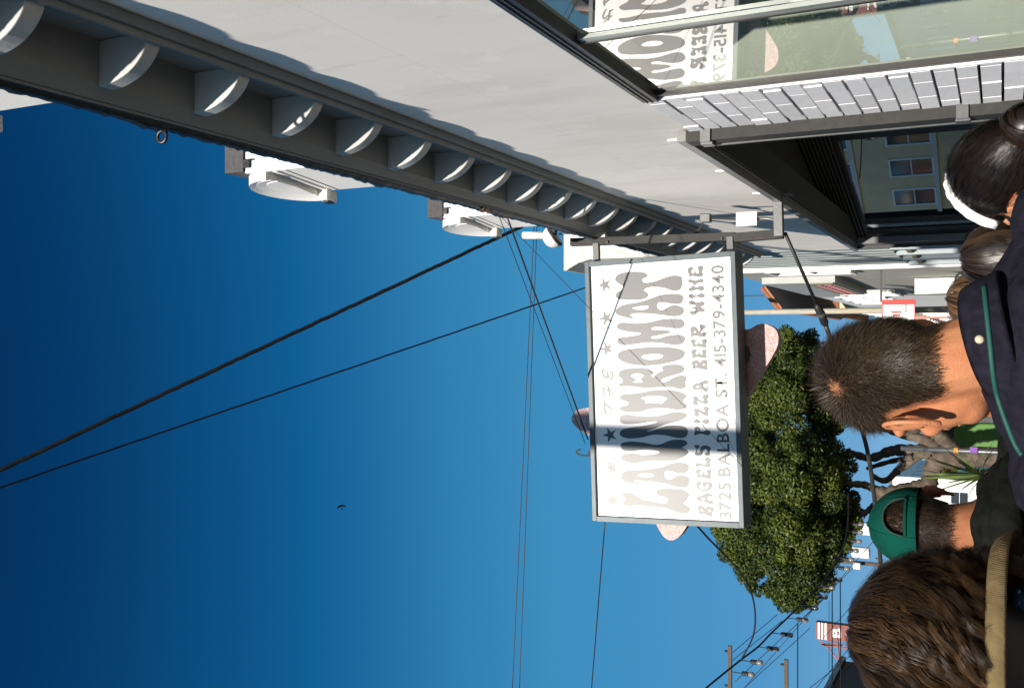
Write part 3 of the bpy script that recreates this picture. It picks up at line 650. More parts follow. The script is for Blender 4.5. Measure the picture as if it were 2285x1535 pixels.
# ============================================================ street beyond: buildings on this side
def windows_on(parent, face, specs, frame=M_white, depth=.05):
    """face(u, z, out) -> point; specs: (u0, u1, z0, z1)"""
    Mp = MATS.get('dark_pane') or mat('dark_pane', (.03, .04, .05), .08, spec=.8)
    for (u0, u1, z0, z1) in specs:
        q = MB(); t = .07
        def bx(a0, a1, b0, b1, o0, o1):
            vs = [face(a, b, o) for b in (b0, b1) for o in (o0, o1) for a in (a0, a1)]
            q.add(vs, [(0, 2, 3, 1), (4, 5, 7, 6), (0, 1, 5, 4), (2, 6, 7, 3), (0, 4, 6, 2), (1, 3, 7, 5)])
        bx(u0 - t, u1 + t, z1, z1 + t, 0.002, depth); bx(u0 - t, u1 + t, z0 - t, z0, .002, depth * 1.4)
        bx(u0 - t, u0, z0, z1, .002, depth); bx(u1, u1 + t, z0, z1, .002, depth)
        bx(u0, u1, (z0 + z1) / 2 - .02, (z0 + z1) / 2 + .02, .012, depth * .7)
        w_ = q.build('window', frame, parent)
        q = MB(); q.add([face(a, b, .01) for a, b in ((u0, z0), (u1, z0), (u1, z1), (u0, z1))], [(0, 1, 2, 3)]); q.build('pane', Mp, w_)

# plank-clad neighbour
M_plank = mat('blue_grey_planks', (.40, .44, .44), .75, var=.35, vscale=4, bump=.3, bscale=20, stretch=(6, 6, .5))
nb = thing('plank_building', 'blue grey plank clad shop just past the shopfront recess', 'building', (1.6, 16, 0))
q = MB(); q.box(1.335, 9, 14.25, 17.4, 0, 5.9); core = q.build('wall', M_plank, nb)
y = 14.26
k = 0
while y < 17.38:
    q = MB(); q.box(1.30 + .008 * (k % 2), 1.334, y, min(y + .192, 17.39), 2.9, 5.85); q.build('plank', M_plank, core); y += .2; k += 1
q = MB(); q.box(1.24, 1.36, 17.41, 17.56, 0, 6.1); q.build('corner_trim', M_white, nb)
q = MB(); q.box(1.18, 1.5, 14.25, 17.4, 5.905, 6.05); q.build('parapet_cap', M_trim, nb)
M_pg0 = mat('blue_grey_paint', (.33, .38, .40), .6, var=.15)
# its shop window strip
for (yy, wd) in ((14.3, .12), (15.2, .1), (16.2, .1), (17.2, .16)):
    q = MB(); q.box(1.27, 1.334, yy, yy + wd, 0, 2.88); q.build('shop_pillar', M_pg0, nb)
q = MB(); q.box(1.29, 1.334, 14.25, 17.4, 2.66, 2.72); q.build('sign_band', mat('ochre_band', (.22, .17, .08), .6), nb)
q = MB(); q.box(1.322, 1.333, 14.43, 17.19, .4, 2.6); q.build('shop_glass', mat('pale_shop_glass', (.38, .46, .48), .12, spec=.8, var=.5, vscale=2), nb)
# shop with a projecting sign box
pj = thing('grey_shop_building', 'pale grey shop with a boxy projecting sign beyond the plank clad building', 'building', (1.8, 24, 0))
a = at(1700, 592, Y=22.0); b = at(1863, 630, Y=22.0)
M_pg = mat('pale_grey_panel', (.40, .41, .40), .7, var=.12, vscale=3)
q = MB(); q.box(1.45, 9, 17.6, 32, 0, 6.6); pw = q.build('wall', mat('olive_grey_stucco', (.42, .41, .36), .8, var=.15), pj)
q = MB(); q.box(b.x, a.x + .05, 22.0, 27.5, b.z, a.z); bxs = q.build('sign_box', M_pg, pj)
q = MB(); q.box(b.x - .02, b.x - .001, 22.05, 27.4, b.z + .05, a.z - .9); bdp = q.build('sign_board', mat('olive_board', (.30, .29, .20), .7, var=.2), pj)
for i in range(9):
    y = 22.6 + i * .5; q = MB(); q.box(b.x - .03, b.x - .0205, y, y + .34, b.z + .16, b.z + .30); q.box(b.x - .03, b.x - .0205, y + .02, y + .3, b.z + .38, b.z + .47); q.build('pink_lettering', mat('pink_paint', (.48, .14, .16), .6), bdp)
for i in range(4):
    q = MB(); q.box(1.09 + i * .085, 1.17 + i * .085, 23.4, 23.5, 0, 3.25); q.build('white_slat', M_white, pj)
q = MB(); q.box(1.06, 1.449, 23.36, 23.39, 1.9, 2.0); q.build('clamp_bar', M_galv, pj)
windows_on(pw, lambda u, z, o: (1.45 - o, u, z), [(y, y + .9, 4.2, 5.7) for y in (18.4, 20.0, 28.5, 30.2)])
# tile roofed house
M_tile = mat('terracotta_tile', (.30, .11, .05), .8, var=.45, vscale=20, bump=.3)
M_rust = mat('rust_fascia', (.36, .15, .06), .7, var=.3, vscale=8)
th = thing('tile_roofed_house', 'house with terracotta tile eaves and rust brown fascia beyond the projecting sign box', 'house', (2, 38, 0))
q = MB(); q.box(1.55, 10, 33, 46, 0, 7.0); hw = q.build('wall', M_white, th)
pe = at(1742, 688, Y=32.6); pr = at(1704, 640, Y=32.6)
q = MB()
q.add([(pe.x, 32.6, pe.z), (pr.x, 32.6, pr.z), (pr.x, 46.4, pr.z), (pe.x, 46.4, pe.z), (pe.x, 32.6, pe.z - .12), (pr.x, 32.6, pr.z - .12), (pr.x, 46.4, pr.z - .12), (pe.x, 46.4, pe.z - .12),
       (6, 32.6, pr.z + .1), (6, 46.4, pr.z + .1), (6, 46.4, pr.z), (6, 32.6, pr.z)],
      [(0, 1, 2, 3), (7, 6, 5, 4), (0, 4, 5, 1), (3, 2, 6, 7), (0, 3, 7, 4), (1, 8, 9, 2), (5, 6, 10, 11), (1, 5, 11, 8)])
rf = q.build('roof', M_dark, th)
q = MB(); q.bar((pe.x - .02, 32.56, pe.z - .06), (pr.x, 32.56, pr.z - .06), .06, .26, up=(0, 1, 0)); q.build('fascia_board', M_rust, rf)
for i in range(46):
    y = 32.62 + i * .3; q = MB(); q.tube([(pe.x - .05, y, pe.z + .03), (pe.x + (pr.x - pe.x) * .98, y, pr.z + .04)], .1, 7); q.build('roof_tile', M_tile, rf)
windows_on(hw, lambda u, z, o: (u, 33 - o, z), [(1.8, 2.6, 5.2, 6.4)])
windows_on(hw, lambda u, z, o: (1.55 - o, u, z), [(34, 35, 5, 6.4), (36.5, 37.5, 5, 6.4), (39, 40, 5, 6.4)])
# further houses on this side
M_beige = mat('beige_stucco', (.72, .56, .33), .8, var=.12, vscale=2)
M_pale = mat('pale_stucco', (.66, .62, .55), .8, var=.1, vscale=2)
M_sage = mat('sage_stucco', (.42, .48, .40), .8, var=.1, vscale=2)
M_rose = mat('dusty_rose_stucco', (.46, .22, .18), .8, var=.12, vscale=2)
M_brown = mat('dark_brown_stucco', (.045, .036, .03), .8, var=.2, vscale=2)
def row_house(lbl, side, x0, y0, y1, h, mt, roof=M_tar, cat='house', grp=None, win_w=1.0, storeys=3, end=False, zb=1.0, gap=2.4):
    t = thing('row_house', lbl, cat, (x0 + side * 3, (y0 + y1) / 2, 0), grp)
    q = MB(); q.box(min(x0, x0 + side * 9), max(x0, x0 + side * 9), y0, y1, -.15, h); w_ = q.build('wall', mt, t)
    q = MB(); q.box(min(x0 - side * .25, x0 + side * 9.1), max(x0 - side * .25, x0 + side * 9.1), y0 - .05, y1 - .02, h + .002, h + .28); q.build('roof', roof, t)
    n_ = max(1, int((y1 - y0) / (win_w * gap))); st = (h - .6) / storeys; sp = []
    for s_ in range(storeys):
        for k in range(n_):
            u = y0 + (k + .5) * (y1 - y0) / n_ - win_w / 2; z0 = zb + s_ * st
            sp.append((u, u + win_w, z0, min(z0 + 1.5, h - .4)))
    if side > 0: windows_on(w_, lambda u, z, o: (x0 - o, u, z), sp)
    else: windows_on(w_, lambda u, z, o: (x0 + o, u, z), sp)
    if end:
        xs = [x0 + side * (1.2 + k * 2.4) for k in range(3)]
        windows_on(w_, lambda u, z, o: (u, y0 - o, z), [(min(x, x + side * 1.1), max(x, x + side * 1.1), 1 + s_ * st, 2.5 + s_ * st) for x in xs for s_ in range(storeys)])
    return t
row_house('beige row house after the tile roofed house on the shop side', 1, 1.5, 47, 58, 8.2, M_beige, M_tile)
row_house('rose coloured row house further along the shop side', 1, 1.4, 59, 72, 7.0, M_rose, M_tile)
row_house('pale row house at the far end of the shop side', 1, 1.5, 73, 96, 9.0, M_pale)
row_house('sage green row house past all others on the shop side', 1, 1.6, 97, 130, 8.5, M_sage)
# across the street
row_house('beige apartment house across the street mirrored in the shopfront glass', -1, -17.2, 4, 38, 12.5, M_beige, M_conc, 'apartment house', win_w=.95, storeys=4, gap=1.9)
row_house('dark brown building across the street below the crossarms', -1, -17.2, 39, 56.5, 9.2, M_brown, M_tar, 'building', storeys=2)
row_house('pale theatre building carrying the red vertical sign', -1, -17.2, 58, 74, 7.6, M_pale, M_conc, 'theatre', storeys=2)
row_house('sage house across the street past the theatre', -1, -17.2, 75, 92, 7.8, M_sage)
row_house('rose house across the street past the theatre', -1, -17.2, 93, 104, 7.0, M_rose, M_tile)
row_house('tall white house across the street seen between the tree limbs', -1, -13.2, 106, 122, 11.5, M_white, M_tar, 'house', win_w=1.2, storeys=3, end=True)
row_house('beige house closing the far end across the street', -1, -15.0, 124, 150, 10.0, M_beige)
hl = MB(); vs, fs = [], []
for i in range(61):
    x = -260 + 520 * i / 60
    for j in range(4):
        vs.append((x, 420 + j * 60, (-2, 9 + 4 * math.sin(i * .5) + 3 * math.sin(i * 1.3), 13 + 4 * math.sin(i * .37 + 1), -2)[j]))
for i in range(60):
    for j in range(3): a_ = i * 4 + j; fs.append((a_, a_ + 1, a_ + 5, a_ + 4))
tag(hl.add(vs, fs).build('hill', mat('far_hill', (.16, .17, .13), .9, var=.4, vscale=.1)), kind='structure')

# small blade sign, white with red trim and red stripes
c = at(2005, 692, Y=19.5)
bs = thing('blade_sign', 'small white blade sign with red cap and red stripes hung over the pavement', 'sign', (c.x, 19.5, c.z))
q = MB(); q.box(c.x - 0.1800, c.x + 0.1800, 19.47, 19.53, c.z - 0.2700, c.z + 0.2700); fcs = q.build('sign_panel', mat('bright_white_sign', (.82, .81, .79), .5), bs)
M_red = mat('red_paint', (.52, .03, .025), .45)
q = MB(); q.box(c.x + 0.0975, c.x + 0.1950, 19.455, 19.545, c.z - 0.2850, c.z + 0.2850); q.build('red_cap', M_red, bs)
for zz in (c.z - 0.2812, c.z + 0.2722):
    q = MB(); q.box(c.x - 0.1875, c.x + 0.0968, 19.46, 19.54, zz, zz + .012); q.build('red_edge', M_red, bs)
for i in range(3):
    q = MB(); x_ = c.x - 0.1650 + i * .055; L_ = .10 + i * .05
    q.add([(x_, 19.466, c.z - 0.0150 - i * .02), (x_ + .035, 19.466, c.z - 0.0150 - i * .02), (x_ + .035, 19.466, c.z + L_ - .02 - i * .02), (x_, 19.466, c.z + L_ - .05 - i * .02)], [(0, 1, 2, 3)]); q.build('red_stripe', M_red, fcs)
for i in range(4):
    q = MB(); q.box(c.x - 0.0300 + i * .035, c.x - 0.0135 + i * .035, 19.462, 19.469, c.z - 0.1500, c.z - 0.1050); q.build('black_lettering', M_black, fcs)
q = MB(); q.bar((c.x + 0.1500, 19.5, c.z + 0.3000), (1.45, 19.5, c.z + 0.3000), .035); q.build('arm', M_dark, bs)
# plain pole on the shop side
def pole(name, lbl, base, top, r, mt, grp=None, cat='pole'):
    t = thing(name, lbl, cat, base, grp); q = MB()
    q.tube([base, ((base[0] + top[0]) / 2, (base[1] + top[1]) / 2, (base[2] + top[2]) / 2), top], [r * 1.15, r * 1.05, r * .9], 12); q.build('shaft', mt, t, smooth=True); return t
M_cpole = mat('pale_weathered_pole', (.42, .38, .30), .8, var=.35, vscale=12, stretch=(4, 4, .4))
tp = at(1655, 697, Y=31); pole('street_pole', 'pale tall pole standing before the tile roofed house', (tp.x, 31, 0), (tp.x, 31, tp.z + .4), .085, M_cpole)
tp = at(1770, 658, Y=48); pole('roof_mast', 'thin white mast rising behind the tile roof', (tp.x, 48, 6), (tp.x, 48, at(1768, 705, Y=48).z + 2.6), .03, M_galv, cat='mast')

# ============================================================ kerbside tree
def leaf_mat(name, c1, c2):
    mt = bpy.data.materials.new(name); mt.use_nodes = True; n = mt.node_tree; n.nodes.clear()
    out = n.nodes.new('ShaderNodeOutputMaterial'); at_ = n.nodes.new('ShaderNodeAttribute'); at_.attribute_name = 'leaf'
    mx = n.nodes.new('ShaderNodeMix'); mx.data_type = 'RGBA'; mx.inputs['A'].default_value = (*c1, 1); mx.inputs['B'].default_value = (*c2, 1)
    n.links.new(at_.outputs['Fac'], mx.inputs['Factor'])
    pb = n.nodes.new('ShaderNodeBsdfPrincipled'); pb.inputs['Roughness'].default_value = .5; pb.inputs['Specular IOR Level'].default_value = .3
    tl = n.nodes.new('ShaderNodeBsdfTranslucent'); ms = n.nodes.new('ShaderNodeMixShader'); ms.inputs[0].default_value = .25
    n.links.new(mx.outputs['Result'], pb.inputs['Base Color']); n.links.new(mx.outputs['Result'], tl.inputs[0])
    n.links.new(pb.outputs[0], ms.inputs[1]); n.links.new(tl.outputs[0], ms.inputs[2]); n.links.new(ms.outputs[0], out.inputs[0])
    return mt
M_leaf = leaf_mat('leaf_green', (.015, .032, .009), (.115, .142, .022))
def leaves(name, centres, radii, n_leaf, size, parent, seed=1, mt=M_leaf):
    rng = np.random.default_rng(seed); centres = np.array(centres, float); radii = np.array(radii, float)
    wgt = radii ** 2; idx = rng.choice(len(centres), n_leaf, p=wgt / wgt.sum())
    d = rng.normal(size=(n_leaf, 3)); d /= np.linalg.norm(d, axis=1)[:, None]
    rr = radii[idx] * rng.uniform(.55, 1.05, n_leaf) ** .6
    P = centres[idx] + d * rr[:, None] * np.array((1, 1, .85))
    nrm = d + rng.normal(size=(n_leaf, 3)) * .55 + np.array((0, 0, .25)); nrm /= np.linalg.norm(nrm, axis=1)[:, None]
    a = np.cross(nrm, rng.normal(size=(n_leaf, 3))); a /= np.linalg.norm(a, axis=1)[:, None]; b = np.cross(nrm, a)
    s = size * rng.uniform(.6, 1.25, n_leaf)[:, None]
    V = np.stack([P - a * s, P - b * s * .42 + nrm * s * .12, P + a * s - nrm * s * .2, P + b * s * .42 + nrm * s * .12], 1).reshape(-1, 3)
    F = np.arange(n_leaf * 4).reshape(-1, 4)
    me = bpy.data.meshes.new(name); me.vertices.add(len(V)); me.vertices.foreach_set('co', V.ravel()); me.loops.add(len(V)); me.loops.foreach_set('vertex_index', F.ravel())
    me.polygons.add(n_leaf); me.polygons.foreach_set('loop_start', np.arange(n_leaf) * 4); me.polygons.foreach_set('loop_total', np.full(n_leaf, 4)); me.update(calc_edges=True)
    at_ = me.attributes.new('leaf', 'FLOAT', 'FACE'); clump = rng.beta(.7, 1.1, len(centres)) * .75
    at_.data.foreach_set('value', np.clip(clump[idx] + rng.uniform(-.25, .55, n_leaf), 0, 1).astype(np.float32))
    me.materials.append(mt); o = bpy.data.objects.new(name, me); COL.objects.link(o)
    if parent: adopt(o, parent)
    o['kind'] = 'stuff'
    return o
M_bark = mat('bark', (.13, .10, .072), .9, var=.6, vscale=7, bump=1.0, bscale=26)
TY = 23.5
TS = TY / 17
tree = thing('street_tree', 'broad evergreen street tree with gnarled limbs below the hanging sign', 'tree', (at(2192, 1019, Y=TY).x, TY, 0))
def limb(pts, r0, r1, name='limb', dy=None, parent=tree):
    r0, r1 = r0 * TS * 1.12, r1 * TS * 1.12
    p3 = [at(x, y, Y=TY + d * TS) for x, y, d in pts]
    pp = catmull([tuple(p) for p in p3], 9, False); n_ = len(pp); rng = random.Random(len(pts) * 7 + int(pts[0][0]))
    q = MB(); q.tube(pp, [r0 + (r1 - r0) * i / (n_ - 1) + rng.uniform(-.13, .13) * r0 for i in range(n_)], 12); return q.build(name, M_bark, parent, smooth=True)
bx_ = at(2192, 1019, Y=TY)
q = MB(); tr = catmull([(bx_.x - .05, TY, -.1), (bx_.x, TY, .6), tuple(bx_), tuple(at(2135, 1022, Y=TY)), tuple(at(2083, 1027, Y=TY))], 5, False)
q.tube(tr, [(.185 - .055 * i / (len(tr) - 1) + random.uniform(-.012, .012)) * TS for i in range(len(tr))], 14); q.build('trunk', M_bark, tree, smooth=True)
limb([(2095, 1026, 0), (2078, 1052, 0), (2072, 1078, -.1), (2040, 1088, -.1), (1990, 1098, -.2), (1955, 1098, -.2)], 0.125, 0.083)
limb([(1985, 1098, -.2), (1955, 1125, -.3), (1940, 1138, -.3), (1915, 1150, -.4), (1880, 1165, -.5)], 0.068, 0.031)
limb([(1968, 1098, -.2), (1930, 1082, -.3), (1890, 1078, -.4), (1850, 1060, -.4)], 0.068, 0.031)
limb([(2090, 1020, .1), (2050, 1005, .3), (1990, 1006, .5), (1940, 1022, .6), (1890, 1005, .7)], 0.104, 0.042)
limb([(2060, 1010, .2), (2010, 1045, .4), (1975, 1072, .3), (1945, 1060, .4)], 0.062, 0.036)
limb([(2035, 1020, .2), (1985, 1030, .6), (1935, 1045, .8)], 0.047, 0.026)
limb([(2100, 1010, .1), (2070, 985, .3), (2010, 965, .4), (1930, 940, .5), (1880, 900, .5)], 0.104, 0.042)
limb([(2130, 1005, 0), (2100, 975, -.2), (2070, 960, -.2), (2020, 930, -.2), (1950, 880, 0)], 0.104, 0.042)
limb([(1880, 1165, -.5), (1840, 1165, -.7), (1810, 1195, -.9), (1785, 1225, -1.0), (1760, 1265, -1.1)], 0.023, 0.008)
limb([(1800, 1210, -.9), (1790, 1260, -1.1), (1775, 1300, -1.1)], 0.010, 0.004)
limb([(1850, 1060, -.4), (1800, 1040, -.9), (1740, 1030, -1.1)], 0.026, 0.008)
limb([(1810, 1270, -.9), (1805, 1310, -1.0), (1790, 1335, -1.0)], 0.010, 0.004)
outl = [(1738, 748), (1770, 735), (1812, 742), (1850, 800), (1868, 900), (1893, 985), (1912, 1060), (1922, 1150), (1902, 1200), (1875, 1262), (1848, 1300), (1825, 1340), (1790, 1368), (1762, 1372), (1732, 1340), (1695, 1340), (1655, 1290), (1615, 1230), (1596, 1180), (1610, 1090), (1630, 1000), (1665, 870), (1702, 800)]
def inside(x, y, poly):
    c = False; n = len(poly)
    for i in range(n):
        (x1, y1), (x2, y2) = poly[i], poly[i - 1]
        if (y1 > y) != (y2 > y) and x < (x2 - x1) * (y - y1) / (y2 - y1) + x1: c = not c
    return c
def edge_dist(x, y, poly):
    m_ = 1e9
    for i in range(len(poly)):
        a_, b_ = np.array(poly[i - 1], float), np.array(poly[i], float); p = np.array((x, y), float)
        t = np.clip(np.dot(p - a_, b_ - a_) / np.dot(b_ - a_, b_ - a_), 0, 1); m_ = min(m_, np.linalg.norm(a_ + (b_ - a_) * t - p))
    return m_
rng = random.Random(5); cs, rs = [], []
while len(cs) < 300:
    x, y = rng.uniform(1590, 1930), rng.uniform(735, 1380)
    if not inside(x, y, outl): continue
    e = edge_dist(x, y, outl)
    r = rng.choice((.16, .22, .30, .40))
    if e < r * 60: continue
    dep = 2.6 * math.sqrt(min(1, e / 130)); sgn_ = rng.choice((-1, -1, -1, 1))
    p = at(x, y, Y=TY + sgn_ * dep * rng.uniform(.55, 1.0)); cs.append(tuple(p)); rs.append(r)
while len(cs) < 430:
    x, y = rng.uniform(1590, 1930), rng.uniform(735, 1380)
    if not inside(x, y, outl) or edge_dist(x, y, outl) > 34: continue
    p = at(x, y, Y=TY + rng.uniform(-1.3, 1.3)); cs.append(tuple(p)); rs.append(rng.uniform(.10, .24))
leaves('crown', cs, rs, 190000, .043, tree, 2)

# spiky cordyline planted by the kerb
cp_ = at(2195, 1062, Y=9.5); cy = thing('spiky_plant', 'spiky green cordyline with sword leaves by the tree trunk', 'plant', (cp_.x, 9.5, 0))
q = MB(); q.tube([(cp_.x, 9.5, -.02), (cp_.x + .03, 9.5, .9), (cp_.x, 9.5, cp_.z)], [.06, .05, .045], 8); q.build('stem', M_bark, cy, smooth=True)
M_blade = mat('sword_leaf', (.10, .15, .035), .5, var=.4, vscale=9)
rng = random.Random(4)
for k in range(46):
    az_ = rng.uniform(0, 2 * math.pi); eln = rng.uniform(.05, 1.5); L_ = rng.uniform(.32, .52); d = Vector((math.cos(az_) * math.cos(eln), math.sin(az_) * math.cos(eln), math.sin(eln)))
    sd2 = d.cross(Vector((0, 0, 1))).normalized(); c0_ = Vector(cp_); vs = []
    for i in range(5):
        t = i / 4; p = c0_ + d * L_ * t - Vector((0, 0, .13 * t * t * (1.3 - eln))); w_ = .016 * (1 - t) ** .6 + .001
        vs += [p - sd2 * w_, p + sd2 * w_]
    q = MB(); q.add(vs, [(2 * i, 2 * i + 1, 2 * i + 3, 2 * i + 2) for i in range(4)]); q.build('leaf', M_blade, cy, fixn=False)

# metal pole with orange band in front of the trunk
b_ = at(2200, 1006, Y=14.5); t_ = at(2010, 1000, Y=14.5)
mp_ = pole('sign_pole', 'thin grey metal pole with an orange band beside the tree trunk', (b_.x, 14.5, 0), (t_.x, 14.5, t_.z), .035, M_galv)
c = at(2133, 1004, Y=14.5); q = MB(); q.tube([(c.x, 14.5, c.z - .025), (c.x, 14.5, c.z + .025)], .039, 12); q.build('orange_band', mat('orange_tape', (.75, .25, .04), .6), mp_)
c = at(2172, 1003, Y=14.5); q = MB(); q.box(c.x - .04, c.x + .04, 14.44, 14.455, c.z - .05, c.z + .04); q.build('purple_sticker', mat('purple_paper', (.16, .06, .30), .7), mp_)
c = at(2117, 1045, Y=30); ys = thing('yellow_sign', 'small yellow sign with red lettering hung below the tree limbs', 'sign', (c.x, 30, c.z))
q = MB(); q.box(c.x - .30, c.x + .30, 29.97, 30.03, c.z - .22, c.z + .2); ypn = q.build('sign_panel', mat('yellow_paint', (.78, .66, .02), .5), ys)
for k in range(4): q = MB(); q.box(c.x - .22 + k * .12, c.x - .14 + k * .12, 29.955, 29.969, c.z - .06, c.z + .06); q.build('red_lettering', M_red, ypn)
q = MB(); q.tube([(c.x, 30, -.02), (c.x, 30, c.z + .18)], .03, 8); q.build('post', M_dark, ys)
c = at(2105, 972, Y=27); gv = thing('green_kiosk', 'bright green box kiosk under the tree', 'kiosk', (c.x, 27, 0))
q = MB(); q.box(c.x - .35, c.x + .35, 26.8, 27.2, 0, c.z + .15); q.build('body', mat('bright_green_paint', (.05, .15, .012), .5), gv, bevel=.03)
q = MB(); q.box(c.x - .25, c.x + .25, 26.78, 26.799, c.z - .25, c.z + .1); q.build('screen', M_black, gv)

# ============================================================ poles and wires
def util_pole(lbl, x, y, h, arms, r=.16, lean=0):
    t = thing('utility_pole', lbl, 'utility pole', (x, y, 0))
    q = MB(); q.tube([(x, y, -.15), (x + lean * .5, y, h / 2), (x + lean, y, h)], [r * 1.2, r, r * .8], 12); q.build('shaft', M_wood, t, smooth=True)
    for (z, half, dy) in arms:
        q = MB(); q.box(x - half, x + half, y - r - .1, y - r + .01, z - .06, z + .06); a_ = q.build('crossarm', M_wood, t)
        for k in range(4):
            xx = x - half * .9 + half * 1.8 * k / 3; q = MB(); q.lathe([(.0, 0), (.03, .0), (.045, .04), (.03, .07), (.04, .1), (.0, .14)], (xx, y - r - .05, z + .06), 8); q.build('insulator', M_dark, a_)
    return t
util_pole('utility pole close by at the kerb that throws its shade on the hanging sign', -2.62, 2.35, 10.5, [(9.6, 1.1, 0)], .135)
apt = [o for o in bpy.data.objects if o.get('category') == 'apartment house'][0]
for yy in (9.5, 17.2, 22.6, 28.3, 33.1):
    q = MB(); q.tube([(-17.1, yy, 0), (-17.1, yy, 12.3)], .05, 8); q.build('downpipe', M_dark, apt)
for zz in (3.75, 6.75, 9.7): q = MB(); q.box(-17.199, -17.08, 4, 38, zz, zz + .16); q.build('string_course', M_pale, apt)
util_pole('utility pole at the opposite kerb before the beige apartment house', -13.3, 24.5, 10.5, [(9.7, 1.2, 0)], .17)
c = at(1632, 1500, Y=33); util_pole('utility pole across the street with its crossarm against the sky', -11.9, 33, c.z + .8, [(c.z, 1.9, 0), (at(1757, 1510, Y=33).z, 1.7, 0)], .14)
c = at(1935, 1257, Y=60); up = util_pole('distant utility pole with white transformer cans', c.x, 60, c.z + 1.6, [(at(1962, 1250, Y=60).z, 1.3, 0)], .13)
M_can = mat('white_enamel', (.74, .73, .70), .5)
for (px, py, rr, hh) in ((1921, 1232, .33, .95), (1912, 1262, .20, .4), (1945, 1180, .38, 1.2)):
    c_ = at(px, py, Y=59.6); q = MB(); q.lathe([(.0, -hh / 2), (rr * .9, -hh / 2), (rr, -hh / 2 + .05), (rr, hh / 2 - .05), (rr * .85, hh / 2), (0, hh / 2)], c_, 12); q.build('transformer', M_can, up, smooth=False)
def wire(lbl, pts, r, grp=None, n=16, drop=0, mt=M_black, name='overhead_wire', wob=0):
    P = []
    for a_, b_ in zip(pts[:-1], pts[1:]): P += sag(a_, b_, drop, n)[:-1]
    P.append(Vector(pts[-1]))
    if wob:
        rng = random.Random(int(r * 1e5)); P = [p + Vector((rng.uniform(-wob, wob), 0, rng.uniform(-wob, wob))) for p in P]
    q = MB(); q.tube(P, r, 7); o = q.build(name, mt, smooth=True); return tag(o, lbl, 'wire', grp)
wire('thick black bundled cable slanting down to the roof dormers', [at(-60, 1077, Z=8.6), at(1172, 502, X=1.25)], .0185, n=110, wob=.0035, name='overhead_cable')
wire('thinner black cable slanting down behind the hanging sign', [at(-60, 1108, Z=8.6), at(1312, 640, Y=11), at(1500, 572, X=1.28)], .0085, n=60, wob=.0015, name='overhead_cable')
G = 'thin wires crossing high over the street'
for (a_, b_) in (((1192, 500), (1142, 1560)), ((1198, 505), (1158, 1560))):
    wire('thin wire stretched high across the street behind the sign', [at(*a_, Y=26), at(*b_, Y=26)], .012, G)
wire('thin wire leaving the left edge of the hanging sign', [at(1350, 1165, Y=9.0), at(1318, 1560, Y=10.5)], .006)
rf_ = at(1122, 480, X=1.03)
wire('stay wire from roof insulators to the back of the sign', [at(1130, 480, X=1.02), at(1312, 980, Y=9.0)], .0075)
wire('second finer stay wire beside the first from roof to sign', [at(1112, 478, X=1.02), at(1306, 990, Y=9.0)], .0035)
wire('fine wire running down across the front of the sign', [at(1118, 484, X=1.02), at(1659, 1043, Y=8.62)], .0024)
wire('fine wire from the eave down across the sign lettering', [at(1395, 500, X=1.05), at(1660, 1052, Y=8.6)], .0015)
ins = thing('insulator_rack', 'rusty insulator rack on the eave where stay wires are tied', 'insulator rack', rf_)
for (px, py) in ((1078, 466), (1092, 471), (1112, 477), (1122, 480), (1132, 482)):
    c = at(px, py, X=1.0); q = MB(); q.lathe([(0, -.02), (.022, -.015), (.012, 0), (.022, .015), (0, .02)], c, 8); q.build('insulator', mat('brown_porcelain', (.16, .10, .055), .4, var=.5, vscale=60), ins)
a_, b_ = at(1070, 464, X=1.005), at(1140, 484, X=1.005); q = MB(); q.tube([a_, b_], .008, 6); q.build('rail', M_dark, ins)
hook = at(1295, 1010, Y=9.0); q = MB(); q.tube([hook + Vector((.03 * math.cos(a) * (1 - a * .05), 0, .07 * math.sin(a) - .02 * a)) for a in np.linspace(0, 9, 40)], .008, 6)
tag(q.build('cable_coil', M_black, smooth=True), 'small coil of black cable on top of the sign', 'cable coil')
# guy rod from the bracket and the cable that goes on over the pavement
g0 = at(1752, 520, Y=SB); g1 = at(1850, 742, Y=9.6)
gr = thing('guy_rod', 'black guy rod with turnbuckle slanting down from the sign bracket', 'guy rod', g0)
q = MB(); q.tube([g0, g0.lerp(g1, .72)], .016, 8); q.build('rod', M_black, gr, smooth=True)
q = MB(); q.tube([g0.lerp(g1, .70), g0.lerp(g1, .73), g0.lerp(g1, .90), g0.lerp(g1, .93)], [.018, .036, .036, .018], 10); q.build('turnbuckle', M_black, gr, smooth=True)
q = MB(); q.tube([g0.lerp(g1, .79), g0.lerp(g1, .82)], .040, 10); q.build('clamp', M_galv, gr)
q = MB(); q.tube(catmull([tuple(g0.lerp(g1, .92)), tuple(at(1890, 865, Y=10)), tuple(at(1932, 990, Y=10.6)), tuple(at(1952, 1120, Y=11.2)), tuple(at(1968, 1290, Y=12)), tuple(at(1975, 1450, Y=12.8))], 8, False), .022, 8); q.build('cable', M_dark, gr, smooth=True)

